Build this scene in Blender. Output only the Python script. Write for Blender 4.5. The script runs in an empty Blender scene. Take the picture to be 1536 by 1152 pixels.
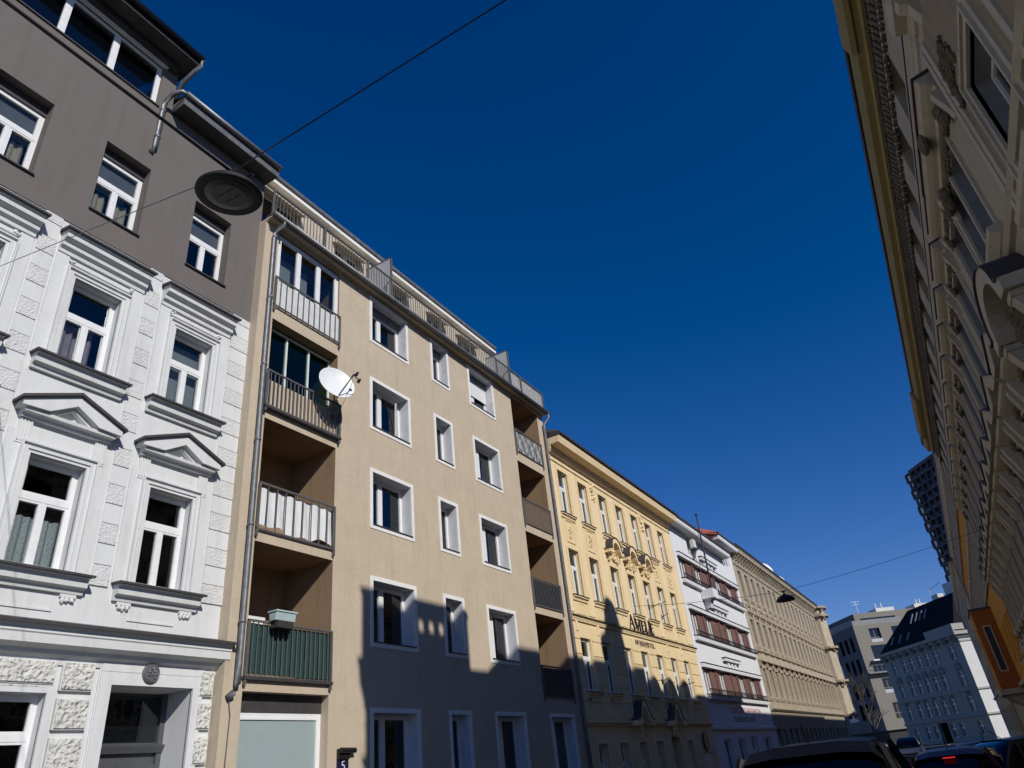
import bpy, bmesh, math, random
from mathutils import Vector, Matrix, Euler
R=math.radians
SC=bpy.context.scene; COL=SC.collection
random.seed(7)
D=11.85            # distance from the camera to the left-hand facades (m)
W=2.95             # distance to the right-hand facade
SUN_EL=33.1; SUN_A=25.0

# ------------------------------------------------------------------ materials
def newmat(name):
    m=bpy.data.materials.new(name); m.use_nodes=True
    nt=m.node_tree; b=nt.nodes['Principled BSDF']; return m,nt,b
def L(nt,a,b): nt.links.new(a,b)
def plaster(name,col,var=.10,stain=.12,fine=60,bump=.25,rough=.9,dist=.004,kind='noise',grime=(.35,.32,.28)):
    m,nt,b=newmat(name); N=nt.nodes
    tc=N.new('ShaderNodeTexCoord')
    n1=N.new('ShaderNodeTexNoise'); n1.inputs['Scale'].default_value=1.3; n1.inputs['Detail'].default_value=6; n1.inputs['Roughness'].default_value=.65
    L(nt,tc.outputs['Object'],n1.inputs['Vector'])
    mp=N.new('ShaderNodeMapping'); mp.inputs['Scale'].default_value=(3.2,3.2,.35); L(nt,tc.outputs['Object'],mp.inputs['Vector'])
    n2=N.new('ShaderNodeTexNoise'); n2.inputs['Scale'].default_value=1.6; n2.inputs['Detail'].default_value=5; L(nt,mp.outputs[0],n2.inputs['Vector'])
    nf=N.new('ShaderNodeTexNoise'); nf.inputs['Scale'].default_value=9; nf.inputs['Detail'].default_value=8; nf.inputs['Roughness'].default_value=.7; L(nt,tc.outputs['Object'],nf.inputs['Vector'])
    r1=N.new('ShaderNodeMapRange'); r1.inputs[1].default_value=.3; r1.inputs[2].default_value=.7; r1.inputs[3].default_value=1-var; r1.inputs[4].default_value=1+var
    add=N.new('ShaderNodeMath'); add.operation='ADD'; L(nt,n1.outputs['Fac'],add.inputs[0]); L(nt,nf.outputs['Fac'],add.inputs[1])
    h=N.new('ShaderNodeMath'); h.operation='MULTIPLY'; h.inputs[1].default_value=.5; L(nt,add.outputs[0],h.inputs[0]); L(nt,h.outputs[0],r1.inputs[0])
    mul=N.new('ShaderNodeVectorMath'); mul.operation='SCALE'; mul.inputs[0].default_value=col; L(nt,r1.outputs[0],mul.inputs['Scale'])
    r2=N.new('ShaderNodeMapRange'); r2.inputs[1].default_value=.5; r2.inputs[2].default_value=.8; r2.inputs[3].default_value=0; r2.inputs[4].default_value=stain*2.2
    L(nt,n2.outputs['Fac'],r2.inputs[0])
    mx=N.new('ShaderNodeMix'); mx.data_type='RGBA'; L(nt,r2.outputs[0],mx.inputs[0]); L(nt,mul.outputs[0],mx.inputs[6])
    mx.inputs[7].default_value=(col[0]*grime[0]*1.5,col[1]*grime[1]*1.5,col[2]*grime[2]*1.5,1)
    L(nt,mx.outputs[2],b.inputs['Base Color'])
    if kind=='noise':
        n3=N.new('ShaderNodeTexNoise'); n3.inputs['Scale'].default_value=fine; n3.inputs['Detail'].default_value=4; L(nt,tc.outputs['Object'],n3.inputs['Vector']); ho=n3.outputs['Fac']
    else:
        n3=N.new('ShaderNodeTexVoronoi'); n3.inputs['Scale'].default_value=fine; n3.feature='SMOOTH_F1'
        nn=N.new('ShaderNodeTexNoise'); nn.inputs['Scale'].default_value=fine*.6; nn.inputs['Detail'].default_value=3; L(nt,tc.outputs['Object'],nn.inputs['Vector'])
        va=N.new('ShaderNodeVectorMath'); va.operation='MULTIPLY_ADD'; L(nt,nn.outputs['Color'],va.inputs[0]); va.inputs[1].default_value=(.12,.12,.12); L(nt,tc.outputs['Object'],va.inputs[2])
        L(nt,va.outputs[0],n3.inputs['Vector']); ho=n3.outputs['Distance']
    bp=N.new('ShaderNodeBump'); bp.inputs['Strength'].default_value=bump; bp.inputs['Distance'].default_value=dist
    L(nt,ho,bp.inputs['Height']); L(nt,bp.outputs[0],b.inputs['Normal'])
    b.inputs['Roughness'].default_value=rough; b.inputs['Specular IOR Level'].default_value=.25
    return m
def simple(name,col,rough=.5,metal=0,spec=.5,var=.08,scale=5,emit=None):
    m,nt,b=newmat(name); N=nt.nodes
    tc=N.new('ShaderNodeTexCoord'); n=N.new('ShaderNodeTexNoise'); n.inputs['Scale'].default_value=scale; n.inputs['Detail'].default_value=5; L(nt,tc.outputs['Object'],n.inputs['Vector'])
    r=N.new('ShaderNodeMapRange'); r.inputs[1].default_value=.3; r.inputs[2].default_value=.7; r.inputs[3].default_value=1-var; r.inputs[4].default_value=1+var; L(nt,n.outputs['Fac'],r.inputs[0])
    s=N.new('ShaderNodeVectorMath'); s.operation='SCALE'; s.inputs[0].default_value=col; L(nt,r.outputs[0],s.inputs['Scale']); L(nt,s.outputs[0],b.inputs['Base Color'])
    b.inputs['Roughness'].default_value=rough; b.inputs['Metallic'].default_value=metal; b.inputs['Specular IOR Level'].default_value=spec
    if emit: b.inputs['Emission Color'].default_value=(*emit[:3],1); b.inputs['Emission Strength'].default_value=emit[3]
    return m
def glassmat(name,tint=(.55,.6,.62),rough=.015,gcol=(.95,.97,1),boost=.85,base=.07,wob=.35):
    m,nt,b=newmat(name); N=nt.nodes; N.remove(b); out=N['Material Output']
    t=N.new('ShaderNodeBsdfTransparent'); t.inputs[0].default_value=(*tint,1)
    g=N.new('ShaderNodeBsdfGlossy'); g.inputs['Roughness'].default_value=rough; g.inputs[0].default_value=(*gcol,1)
    ge=N.new('ShaderNodeNewGeometry'); dt=N.new('ShaderNodeVectorMath'); dt.operation='DOT_PRODUCT'; L(nt,ge.outputs['Normal'],dt.inputs[0]); L(nt,ge.outputs['Incoming'],dt.inputs[1])
    ab=N.new('ShaderNodeMath'); ab.operation='ABSOLUTE'; L(nt,dt.outputs['Value'],ab.inputs[0]); om=N.new('ShaderNodeMath'); om.operation='SUBTRACT'; om.inputs[0].default_value=1; L(nt,ab.outputs[0],om.inputs[1])
    f=N.new('ShaderNodeMath'); f.operation='POWER'; f.inputs[1].default_value=4.0; L(nt,om.outputs[0],f.inputs[0])
    tc=N.new('ShaderNodeTexCoord'); n=N.new('ShaderNodeTexNoise'); n.inputs['Scale'].default_value=1.8; L(nt,tc.outputs['Object'],n.inputs['Vector'])
    bp=N.new('ShaderNodeBump'); bp.inputs['Strength'].default_value=wob; bp.inputs['Distance'].default_value=.01; L(nt,n.outputs['Fac'],bp.inputs['Height']); L(nt,bp.outputs[0],g.inputs['Normal'])
    a=N.new('ShaderNodeMath'); a.operation='MULTIPLY_ADD'; a.inputs[1].default_value=boost; a.inputs[2].default_value=base; a.use_clamp=True; L(nt,f.outputs[0],a.inputs[0])
    mx=N.new('ShaderNodeMixShader'); L(nt,a.outputs[0],mx.inputs[0]); L(nt,t.outputs[0],mx.inputs[1]); L(nt,g.outputs[0],mx.inputs[2]); L(nt,mx.outputs[0],out.inputs[0])
    return m
def stripes(name,c1,c2,scale,rough=.7,axis='X',bump=.3,sharp=True):
    m,nt,b=newmat(name); N=nt.nodes; tc=N.new('ShaderNodeTexCoord')
    w=N.new('ShaderNodeTexWave'); w.bands_direction=axis; w.inputs['Scale'].default_value=scale; w.inputs['Distortion'].default_value=.15; L(nt,tc.outputs['Object'],w.inputs['Vector'])
    cr=N.new('ShaderNodeValToRGB'); cr.color_ramp.elements[0].color=(*c1,1); cr.color_ramp.elements[1].color=(*c2,1)
    if sharp: cr.color_ramp.elements[0].position=.35; cr.color_ramp.elements[1].position=.6
    L(nt,w.outputs['Fac'],cr.inputs[0]); L(nt,cr.outputs[0],b.inputs['Base Color'])
    bp=N.new('ShaderNodeBump'); bp.inputs['Strength'].default_value=bump; bp.inputs['Distance'].default_value=.02; L(nt,w.outputs['Fac'],bp.inputs['Height']); L(nt,bp.outputs[0],b.inputs['Normal'])
    b.inputs['Roughness'].default_value=rough; return m
def brickmat(name,c1,c2,mortar,sx=.25,sy=.08):
    m,nt,b=newmat(name); N=nt.nodes; tc=N.new('ShaderNodeTexCoord')
    sp=N.new('ShaderNodeSeparateXYZ'); L(nt,tc.outputs['Object'],sp.inputs[0]); cb=N.new('ShaderNodeCombineXYZ'); L(nt,sp.outputs[0],cb.inputs[0]); L(nt,sp.outputs[2],cb.inputs[1])
    br=N.new('ShaderNodeTexBrick'); br.inputs['Scale'].default_value=1; br.inputs['Brick Width'].default_value=sx; br.inputs['Row Height'].default_value=sy; br.inputs['Mortar Size'].default_value=.008
    br.inputs['Color1'].default_value=(*c1,1); br.inputs['Color2'].default_value=(*c2,1); br.inputs['Mortar'].default_value=(*mortar,1); L(nt,cb.outputs[0],br.inputs['Vector']); L(nt,br.outputs[0],b.inputs['Base Color'])
    bp=N.new('ShaderNodeBump'); bp.inputs['Distance'].default_value=.01; bp.inputs['Strength'].default_value=.5; L(nt,br.outputs['Fac'],bp.inputs['Height']); bp.invert=True; L(nt,bp.outputs[0],b.inputs['Normal'])
    b.inputs['Roughness'].default_value=.9; return m

M={}
M['white']=plaster('white_plaster',(.635,.64,.63),.07,.13,40,.35,dist=.005)
M['white_rough']=plaster('rough_white_plaster',(.63,.63,.62),.13,.12,26,1.0,dist=.030)
M['vermic']=plaster('vermiculated_white_plaster',(.60,.59,.545),.14,.16,15,1.0,dist=.06,kind='v')
M['grey']=plaster('grey_brown_plaster',(.148,.131,.120),.07,.10,90,.25,dist=.003)
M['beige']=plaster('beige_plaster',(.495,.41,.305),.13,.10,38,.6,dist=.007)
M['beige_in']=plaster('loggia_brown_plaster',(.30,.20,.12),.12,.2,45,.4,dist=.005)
M['yellow']=plaster('yellow_plaster',(.73,.575,.335),.07,.10,70,.25,dist=.003)
M['yellow_lt']=plaster('pale_yellow_trim',(.78,.615,.375),.07,.10,70,.25,dist=.003)
M['white2']=plaster('pale_white_plaster',(.68,.685,.70),.05,.09,60,.2,dist=.003)
M['stone']=plaster('weathered_stone_plaster',(.36,.305,.225),.28,.34,10,1.0,dist=.05)
M['stone_lt']=plaster('weathered_stone_trim',(.44,.375,.28),.22,.30,22,.8,dist=.02)
M['cream']=plaster('cream_plaster',(.44,.38,.265),.10,.22,60,.3,dist=.004)
M['cream_lt']=plaster('pale_cream_trim',(.50,.44,.33),.10,.22,60,.3,dist=.004)
M['tan']=plaster('tan_rough_plaster',(.33,.26,.165),.18,.25,26,.8,dist=.012)
M['olive']=plaster('olive_yellow_eave',(.30,.24,.10),.10,.15,50,.2,dist=.003)
M['relief']=plaster('dark_stucco_relief',(.15,.12,.08),.3,.35,30,.9,dist=.02)  # darker brown than the plaster and trim around it
M['orange']=plaster('orange_plaster',(.60,.27,.03),.08,.1,60,.2,dist=.003)
M['orange_shade']=plaster('shaded_orange_plaster',(.42,.13,.03),.08,.1,60,.2,dist=.003)  # orange with the shade on the oriel's return put into the colour
M['corner']=plaster('shaded_pale_plaster',(.37,.36,.32),.07,.12,40,.2,dist=.004)  # pale plaster greyed, so the front's shade sits in the colour
M['corner_d']=plaster('dark_grey_stucco',(.22,.25,.24),.15,.2,40,.4,dist=.01)
M['sidewhite']=plaster('white_gable_plaster',(.62,.61,.58),.07,.12,40,.2,dist=.004)
M['pent']=plaster('penthouse_plaster',(.50,.43,.33),.12,.12,40,.3,dist=.004)
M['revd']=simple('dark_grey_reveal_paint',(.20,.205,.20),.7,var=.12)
M['frame']=simple('white_window_paint',(.74,.74,.73),.35,var=.04)
M['trim']=simple('white_trim_paint',(.74,.73,.70),.7,var=.06)
M['reveal']=simple('grey_reveal_paint',(.60,.60,.62),.7,var=.08)
M['sheet']=simple('dark_sheet_metal',(.060,.055,.055),.55,.2,var=.15)
M['zinc']=simple('zinc_pipe',(.20,.205,.21),.5,.55,var=.2,scale=8)
M['lead']=simple('weathered_zinc',(.17,.17,.175),.5,.4,var=.2)
M['rail']=simple('grey_railing_paint',(.13,.125,.12),.45,.2)
M['railpanel']=simple('white_balcony_panel',(.60,.60,.58),.5)
M['room']=simple('dark_room',(.035,.032,.03),.9)
M['roomwarm']=simple('room_wall',(.09,.08,.07),.9)
M['glass']=glassmat('window_glass')
M['glassd']=glassmat('dark_window_glass',(.25,.28,.30),.02,boost=.85,base=.06)
M['glassg']=glassmat('green_loggia_glass',(.20,.32,.31),.02,boost=.85,base=.07,gcol=(.35,.75,.6))
M['frost']=simple('frosted_glass',(.30,.36,.36),.35,var=.03)
M['rollb']=simple('grey_roller_blind',(.20,.20,.215),.6)
M['frostp']=simple('frosted_partition',(.42,.43,.44),.4,var=.05)
M['curtain']=simple('beige_curtain',(.55,.47,.34),.9,var=.12)
M['curtain_p']=simple('mauve_curtain',(.42,.34,.38),.9,var=.12)
M['curtain_w']=simple('white_lace_curtain',(.55,.57,.56),.9,var=.25,scale=30)
M['curtain_r']=simple('red_curtain',(.25,.04,.05),.9)
M['blind']=stripes('venetian_blind',(.28,.30,.30),(.50,.52,.51),9,axis='Z',sharp=False)
M['shutter']=stripes('white_roller_shutter',(.60,.60,.60),(.75,.75,.74),8,axis='Z',sharp=False)
M['door']=simple('grey_painted_door',(.075,.078,.085),.45)
M['black']=simple('black_lacquer',(.012,.012,.013),.35)
M['letter']=simple('black_sign_letter',(.02,.012,.010),.45)
M['lampgrey']=simple('dark_lamp_housing',(.004,.004,.005),.7)
M['lampglass']=simple('lamp_lens',(.014,.018,.017),.35)
M['roof_tile']=stripes('red_roof_tiles',(.22,.05,.03),(.38,.10,.06),6,axis='X')
M['roof_dark']=simple('dark_slate_roof',(.014,.014,.018),.9,0,.1,var=.2)
M['roof_grey']=simple('grey_roof_sheet',(.10,.10,.10),.6)
M['dish']=simple('dish_white',(.72,.73,.73),.4,var=.04)
M['brick']=brickmat('dark_clinker_brick',(.13,.055,.045),(.20,.085,.065),(.16,.13,.12))
M['modern']=stripes('ribbed_beige_cladding',(.10,.092,.075),(.26,.24,.195),1.5,axis='DIAGONAL')
M['moderns']=stripes('shaded_ribbed_cladding',(.10,.10,.105),(.13,.13,.135),2.0,axis='X')  # same cladding, its shaded side painted darker and greyer
M['tower']=simple('tower_concrete',(.075,.08,.09),.7)
M['towerd']=simple('tower_recess',(.05,.055,.07),.7)
M['signblue']=simple('dark_blue_enamel',(.012,.012,.05),.3)
M['signred']=simple('red_sign_letter',(.42,.02,.05),.5)
M['signwhite']=simple('white_enamel',(.8,.8,.8),.4)
M['cloth']=simple('white_balcony_cloth',(.66,.66,.65),.85,var=.05)
M['green']=simple('green_privacy_screen',(.012,.05,.042),.75,var=.2,scale=12)
M['planter']=simple('pale_blue_planter',(.42,.52,.52),.5)
M['soil']=simple('dark_plant_tray',(.03,.03,.03),.8)
M['asphalt']=plaster('asphalt',(.05,.05,.05),.2,.1,120,.4,dist=.006)
M['pave']=plaster('pavement_asphalt',(.11,.11,.108),.15,.1,80,.3,dist=.005)
M['kerb']=plaster('granite_kerb',(.30,.30,.29),.2,.1,90,.3,dist=.003)
M['ground']=plaster('city_ground',(.09,.09,.085),.2,.1,20,.3,dist=.005)
M['line']=simple('road_paint',(.7,.7,.68),.7)
M['bark']=plaster('tree_bark',(.10,.085,.07),.2,.2,30,.7,dist=.01)
M['tyre']=simple('tyre_rubber',(.02,.02,.02),.8)
M['rim']=simple('alloy_rim',(.45,.45,.46),.3,.8)
M['carglass']=glassmat('car_glass',(.05,.06,.06),.01,boost=1.1,base=.04,wob=0)
M['red']=simple('red_lens',(.35,.01,.01),.3)
M['brake']=simple('lit_brake_lamp',(.5,.02,.02),.3,emit=(1,.03,.05,.55))
M['headl']=simple('clear_lens',(.5,.5,.5),.2)
def paint(name,c):
    m=simple(name,c,.35,.0,.35,var=.02); m.node_tree.nodes['Principled BSDF'].inputs['Coat Weight'].default_value=.2; m.node_tree.nodes['Principled BSDF'].inputs['Coat Roughness'].default_value=.06; return m

# ------------------------------------------------------------------ mesh helpers
class MB:
    def __init__(s,off=0): s.v=[]; s.f=[]; s.off=off
    def q(s,*p):
        i=len(s.v); s.v+= [(a-s.off,b,c) for a,b,c in p]; s.f.append(tuple(range(i,i+len(p)))); return s
    def box(s,x0,x1,y0,y1,z0,z1):
        i=len(s.v); o=s.off
        s.v+=[(x-o,y,z) for z in (z0,z1) for y in (y0,y1) for x in (x0,x1)]
        s.f+=[tuple(i+k for k in f) for f in ((0,2,3,1),(4,5,7,6),(0,1,5,4),(2,6,7,3),(0,4,6,2),(1,3,7,5))]; return s
    def _prism(s,a,b):
        i=len(s.v); n=len(a); s.v+=[(x-s.off,y,z) for x,y,z in a+b]
        s.f.append(tuple(range(i+n-1,i-1,-1))); s.f.append(tuple(range(i+n,i+2*n)))
        for k in range(n):
            l=(k+1)%n; s.f.append((i+k,i+l,i+n+l,i+n+k))
        return s
    def px(s,pts,x0,x1): return s._prism([(x0,y,z) for y,z in pts],[(x1,y,z) for y,z in pts])
    def py(s,pts,y0,y1): return s._prism([(x,y0,z) for x,z in pts],[(x,y1,z) for x,z in pts])
    def pz(s,pts,z0,z1): return s._prism([(x,y,z0) for x,y in pts],[(x,y,z1) for x,y in pts])
    def mould(s,x0,x1,prof):            # prof: (projection, z) closed against the wall
        return s.px([(-o,z) for o,z in prof],x0,x1)
    def ring(s,x0,x1,z0,z1,w,y0,y1,bottom=True):
        s.box(x0-w,x0,y0,y1,z0-(w if bottom else 0),z1+w); s.box(x1,x1+w,y0,y1,z0-(w if bottom else 0),z1+w)
        s.box(x0,x1,y0,y1,z1,z1+w)
        if bottom: s.box(x0,x1,y0,y1,z0-w,z0)
        return s
    def tube(s,pts,r,n=8,taper=None):
        pts=[Vector(p) for p in pts]; i=len(s.v); m=len(pts)
        for k,p in enumerate(pts):
            t=(pts[min(k+1,m-1)]-pts[max(k-1,0)]).normalized()
            u=t.cross(Vector((0,0,1)) if abs(t.z)<.9 else Vector((1,0,0))).normalized(); w=t.cross(u)
            rr=r if taper is None else r+(taper-r)*k/(m-1)
            for j in range(n):
                a=2*math.pi*j/n; c=p+u*math.cos(a)*rr+w*math.sin(a)*rr; s.v.append((c.x-s.off,c.y,c.z))
        for k in range(m-1):
            for j in range(n):
                a=i+k*n+j; b=i+k*n+(j+1)%n; s.f.append((a,b,b+n,a+n))
        s.f.append(tuple(range(i+n-1,i-1,-1))); s.f.append(tuple(range(i+(m-1)*n,i+m*n))); return s
    def lathe(s,c,prof,n=24,axis=Vector((0,0,1))):
        ax=axis.normalized(); u=ax.cross(Vector((1,0,0)) if abs(ax.x)<.9 else Vector((0,1,0))).normalized(); w=ax.cross(u); i=len(s.v); c=Vector(c)
        for r,z in prof:
            for j in range(n):
                a=2*math.pi*j/n; p=c+ax*z+(u*math.cos(a)+w*math.sin(a))*max(r,1e-4); s.v.append((p.x-s.off,p.y,p.z))
        for k in range(len(prof)-1):
            for j in range(n):
                a=i+k*n+j; b=i+k*n+(j+1)%n; s.f.append((a,b,b+n,a+n))
        s.f.append(tuple(range(i,i+n))); s.f.append(tuple(range(i+(len(prof)-1)*n,i+len(prof)*n))); return s
    def blob(s,c,r,squash=(1,1,1)):     # rough low stucco lump
        i=len(s.v); 
        for a,b,z in ((0,0,1),(1,0,.3),(.3,.95,.3),(-.8,.6,.3),(-.8,-.6,.3),(.3,-.95,.3),(.8,.6,-.4),(-.3,.95,-.4),(-1,0,-.4),(-.3,-.95,-.4),(.8,-.6,-.4),(0,0,-1)):
            k=r*random.uniform(.75,1.2); s.v.append((c[0]+a*k*squash[0]-s.off,c[1]+b*k*squash[1],c[2]+z*k*squash[2]))
        for f in ((0,1,2),(0,2,3),(0,3,4),(0,4,5),(0,5,1),(1,6,2),(2,7,3),(3,8,4),(4,9,5),(5,10,1),(6,7,2),(7,8,3),(8,9,4),(9,10,5),(10,6,1),(11,7,6),(11,8,7),(11,9,8),(11,10,9),(11,6,10)): s.f.append(tuple(i+k for k in f))
        return s
    def cluster(s,x0,x1,z0,z1,y,r,n):
        for _ in range(n): s.blob((random.uniform(x0,x1),y-random.uniform(-.3,.5)*r,random.uniform(z0,z1)),r*random.uniform(.6,1.3),(1,.7,1))
        return s
    def wall(s,x0,x1,z0,z1,holes,y=0,dep=.25,floor=True):
        xs=sorted({x0,x1,*[h[0] for h in holes],*[h[1] for h in holes]}); zs=sorted({z0,z1,*[h[2] for h in holes],*[h[3] for h in holes]})
        xs=[x for x in xs if x0<=x<=x1]; zs=[z for z in zs if z0<=z<=z1]
        for a,b in zip(xs,xs[1:]):
            run=None
            for c,d in zip(zs,zs[1:]):
                mx,mz=(a+b)/2,(c+d)/2
                inside=any(h[0]<mx<h[1] and h[2]<mz<h[3] for h in holes)
                if not inside: run=(run[0],d) if run else (c,d)
                if (inside or d==zs[-1]) and run:
                    s.q((a,y,run[0]),(b,y,run[0]),(b,y,run[1]),(a,y,run[1])); run=None
        for h in holes:
            a,b,c,d=h[:4]; e=h[4] if len(h)>4 else dep
            s.q((a,y,c),(a,y,d),(a,y+e,d),(a,y+e,c)); s.q((b,y,c),(b,y+e,c),(b,y+e,d),(b,y,d))
            s.q((a,y,d),(b,y,d),(b,y+e,d),(a,y+e,d)); s.q((a,y,c),(a,y+e,c),(b,y+e,c),(b,y,c))
        return s
    def build(s,name,mat,parent=None,loc=(0,0,0),smooth=False,bevel=0):
        me=bpy.data.meshes.new(name); me.from_pydata(s.v,[],s.f); me.validate()
        if bevel or smooth:
            bm=bmesh.new(); bm.from_mesh(me)
            if bevel:
                bmesh.ops.remove_doubles(bm,verts=bm.verts,dist=1e-5)
                bmesh.ops.bevel(bm,geom=[e for e in bm.edges if e.is_manifold and e.calc_face_angle(0)>.5],offset=bevel,segments=2,affect='EDGES',profile=.6)
            bmesh.ops.recalc_face_normals(bm,faces=bm.faces); bm.to_mesh(me); bm.free()
        me.materials.append(mat if not isinstance(mat,str) else M[mat])
        if smooth:
            for p in me.polygons: p.use_smooth=True
        return link(name,me,parent,loc)
def link(name,me,parent=None,loc=(0,0,0)):
    o=bpy.data.objects.new(name,me); COL.objects.link(o); o.location=loc
    if parent: o.parent=parent
    return o
def thing(name,label,cat,loc=(0,0,0),rz=0,group=None):
    o=bpy.data.objects.new(name,None); COL.objects.link(o); o.location=loc; o.rotation_euler=(0,0,rz); return tag(o,label,cat,group)
def tag(o,label,cat,group=None,kind=None):
    o['label']=label; o['category']=cat
    if group: o['group']=group
    return o
def struct(o,kind='structure'): o['kind']=kind; return o
def copy_tree(o,parent=None):
    c=o.copy(); COL.objects.link(c)
    if parent: c.parent=parent
    for ch in list(o.children): copy_tree(ch,c)
    return c
def place(root,loc,rz,label): root.location=loc; root.rotation_euler=(0,0,rz); root['label']=label; return root

# ------------------------------------------------------------------ windows
_wc={}
def frame_mesh(w,h,style,tr=.66,fw=.06):
    key=(round(w,3),round(h,3),style,tr,fw)
    if key in _wc: return _wc[key]
    f=MB(); p=MB(); y0,y1=0,.07
    f.box(0,fw,y0,y1,0,h); f.box(w-fw,w,y0,y1,0,h); f.box(fw,w-fw,y0,y1,0,fw); f.box(fw,w-fw,y0,y1,h-fw,h)
    def sash(a,b,c,d,sw=.045):
        f.ring(a+sw,b-sw,c+sw,d-sw,sw-.001,y0-.012,y1-.02)
        p.q((a+sw*.5,.03,c+sw*.5),(b-sw*.5,.03,c+sw*.5),(b-sw*.5,.03,d-sw*.5),(a+sw*.5,.03,d-sw*.5))
    if style=='T':
        zt=h*tr; f.box(fw,w-fw,y0-.02,y1,zt-.05,zt+.05); f.box(w/2-.025,w/2+.025,y0-.016,y1,fw,zt-.05)
        sash(fw,w/2-.022,fw,zt-.045); sash(w/2+.022,w-fw,fw,zt-.045); sash(fw,w-fw,zt+.045,h-fw)
    elif style=='TT':
        zt=h*tr; f.box(fw,w-fw,y0-.02,y1,zt-.04,zt+.04); f.box(w/2-.04,w/2+.04,y0-.016,y1,fw,h-fw)
        for a,b in ((fw,w/2-.035),(w/2+.035,w-fw)): sash(a,b,fw,zt-.035); sash(a,b,zt+.035,h-fw)
    elif style=='V':
        xm=w*.42; f.box(xm-.05,xm+.05,y0-.016,y1,fw,h-fw); sash(fw,xm-.045,fw,h-fw); sash(xm+.045,w-fw,fw,h-fw)
    elif style=='1': sash(fw,w-fw,fw,h-fw)
    elif style[0]=='S':
        n=int(style[1:]); st=(w-fw)/n
        for k in range(n):
            if k: f.box(k*st+fw*.5-.022,k*st+fw*.5+.022,y0-.01,y1,fw,h-fw)
        p.q((fw*.5,.03,fw*.5),(w-fw*.5,.03,fw*.5),(w-fw*.5,.03,h-fw*.5),(fw*.5,.03,h-fw*.5))
    elif style[0]=='N':
        n=int(style[1:]); st=(w-fw)/n
        for k in range(n):
            if k: f.box(k*st+fw*.5-.035,k*st+fw*.5+.035,y0-.016,y1,fw,h-fw)
            sash(k*st+(fw if k==0 else fw*.5+.03),(k+1)*st+(0 if k==n-1 else fw*.5-.03),fw,h-fw)
    def mk(mb,n,mat):
        me=bpy.data.meshes.new(n); me.from_pydata(mb.v,[],mb.f); me.materials.append(M[mat]); return me
    _wc[key]=(mk(f,'window','frame'),p); return _wc[key]
_pc={}
def window(par,off,x,z,w,h,y,style='T',tr=.66,glass='glass',curtain=None,cz=(0,1),label=None,fw=.06):
    me,p=frame_mesh(w,h,style,tr,fw)
    o=link('window',me,par,(x-off,y,z))
    k=(id(p),glass)
    if k not in _pc:
        g=bpy.data.meshes.new('pane'); g.from_pydata(p.v,[],p.f); g.materials.append(M[glass]); _pc[k]=g
    link('pane',_pc[k],o)
    if curtain: add_curtain(o,w,h,curtain,cz)
    if label: o['label']=label
    return o
def add_curtain(o,w,h,mat,cz=(0,1),cx=(0,1),amp=.03,name='curtain'):
    c=MB(); n=max(6,int(w*(cx[1]-cx[0])*34)); xs=[w*(cx[0]+(cx[1]-cx[0])*i/n) for i in range(n+1)]
    ph=random.uniform(0,6); y=[.20+amp*math.sin(ph+i*1.25)+amp*.5*math.sin(i*.57) for i in range(n+1)]
    for i in range(n): c.q((xs[i],y[i],h*cz[0]),(xs[i+1],y[i+1],h*cz[0]),(xs[i+1],y[i+1],h*cz[1]),(xs[i],y[i],h*cz[1]))
    return c.build(name,mat,o,smooth=False)
def sub(mb,name,mat,parent,smooth=False):   # geometry given in building coordinates, parented below a part placed with an offset
    o=mb.build(name,mat,parent,smooth=smooth); o.location=-Vector(parent.location); return o
def shell(off,x0,x1,z1,dep=10,z0=0,b=None):
    b=b or MB(off); b.q((x0,0,z0),(x0,0,z1),(x0,dep,z1),(x0,dep,z0)); b.q((x1,0,z0),(x1,dep,z0),(x1,dep,z1),(x1,0,z1)); b.q((x0,dep,z0),(x0,dep,z1),(x1,dep,z1),(x1,dep,z0)); return b
def room(par,off,x0,x1,z0,z1,floors,y=2.2,mat='room'):
    m=MB(off); m.q((x0+.02,y,z0),(x1-.02,y,z0),(x1-.02,y,z1),(x0+.02,y,z1))
    for f in floors: m.box(x0+.02,x1-.02,.42,y,f-.12,f+.12)
    return m.build('interior',mat,par)
def arc(cx,cz,rx,rz,a0,a1,n=12): return [(cx+rx*math.cos(R(a0+(a1-a0)*i/n)),cz+rz*math.sin(R(a0+(a1-a0)*i/n))) for i in range(n+1)]

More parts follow.
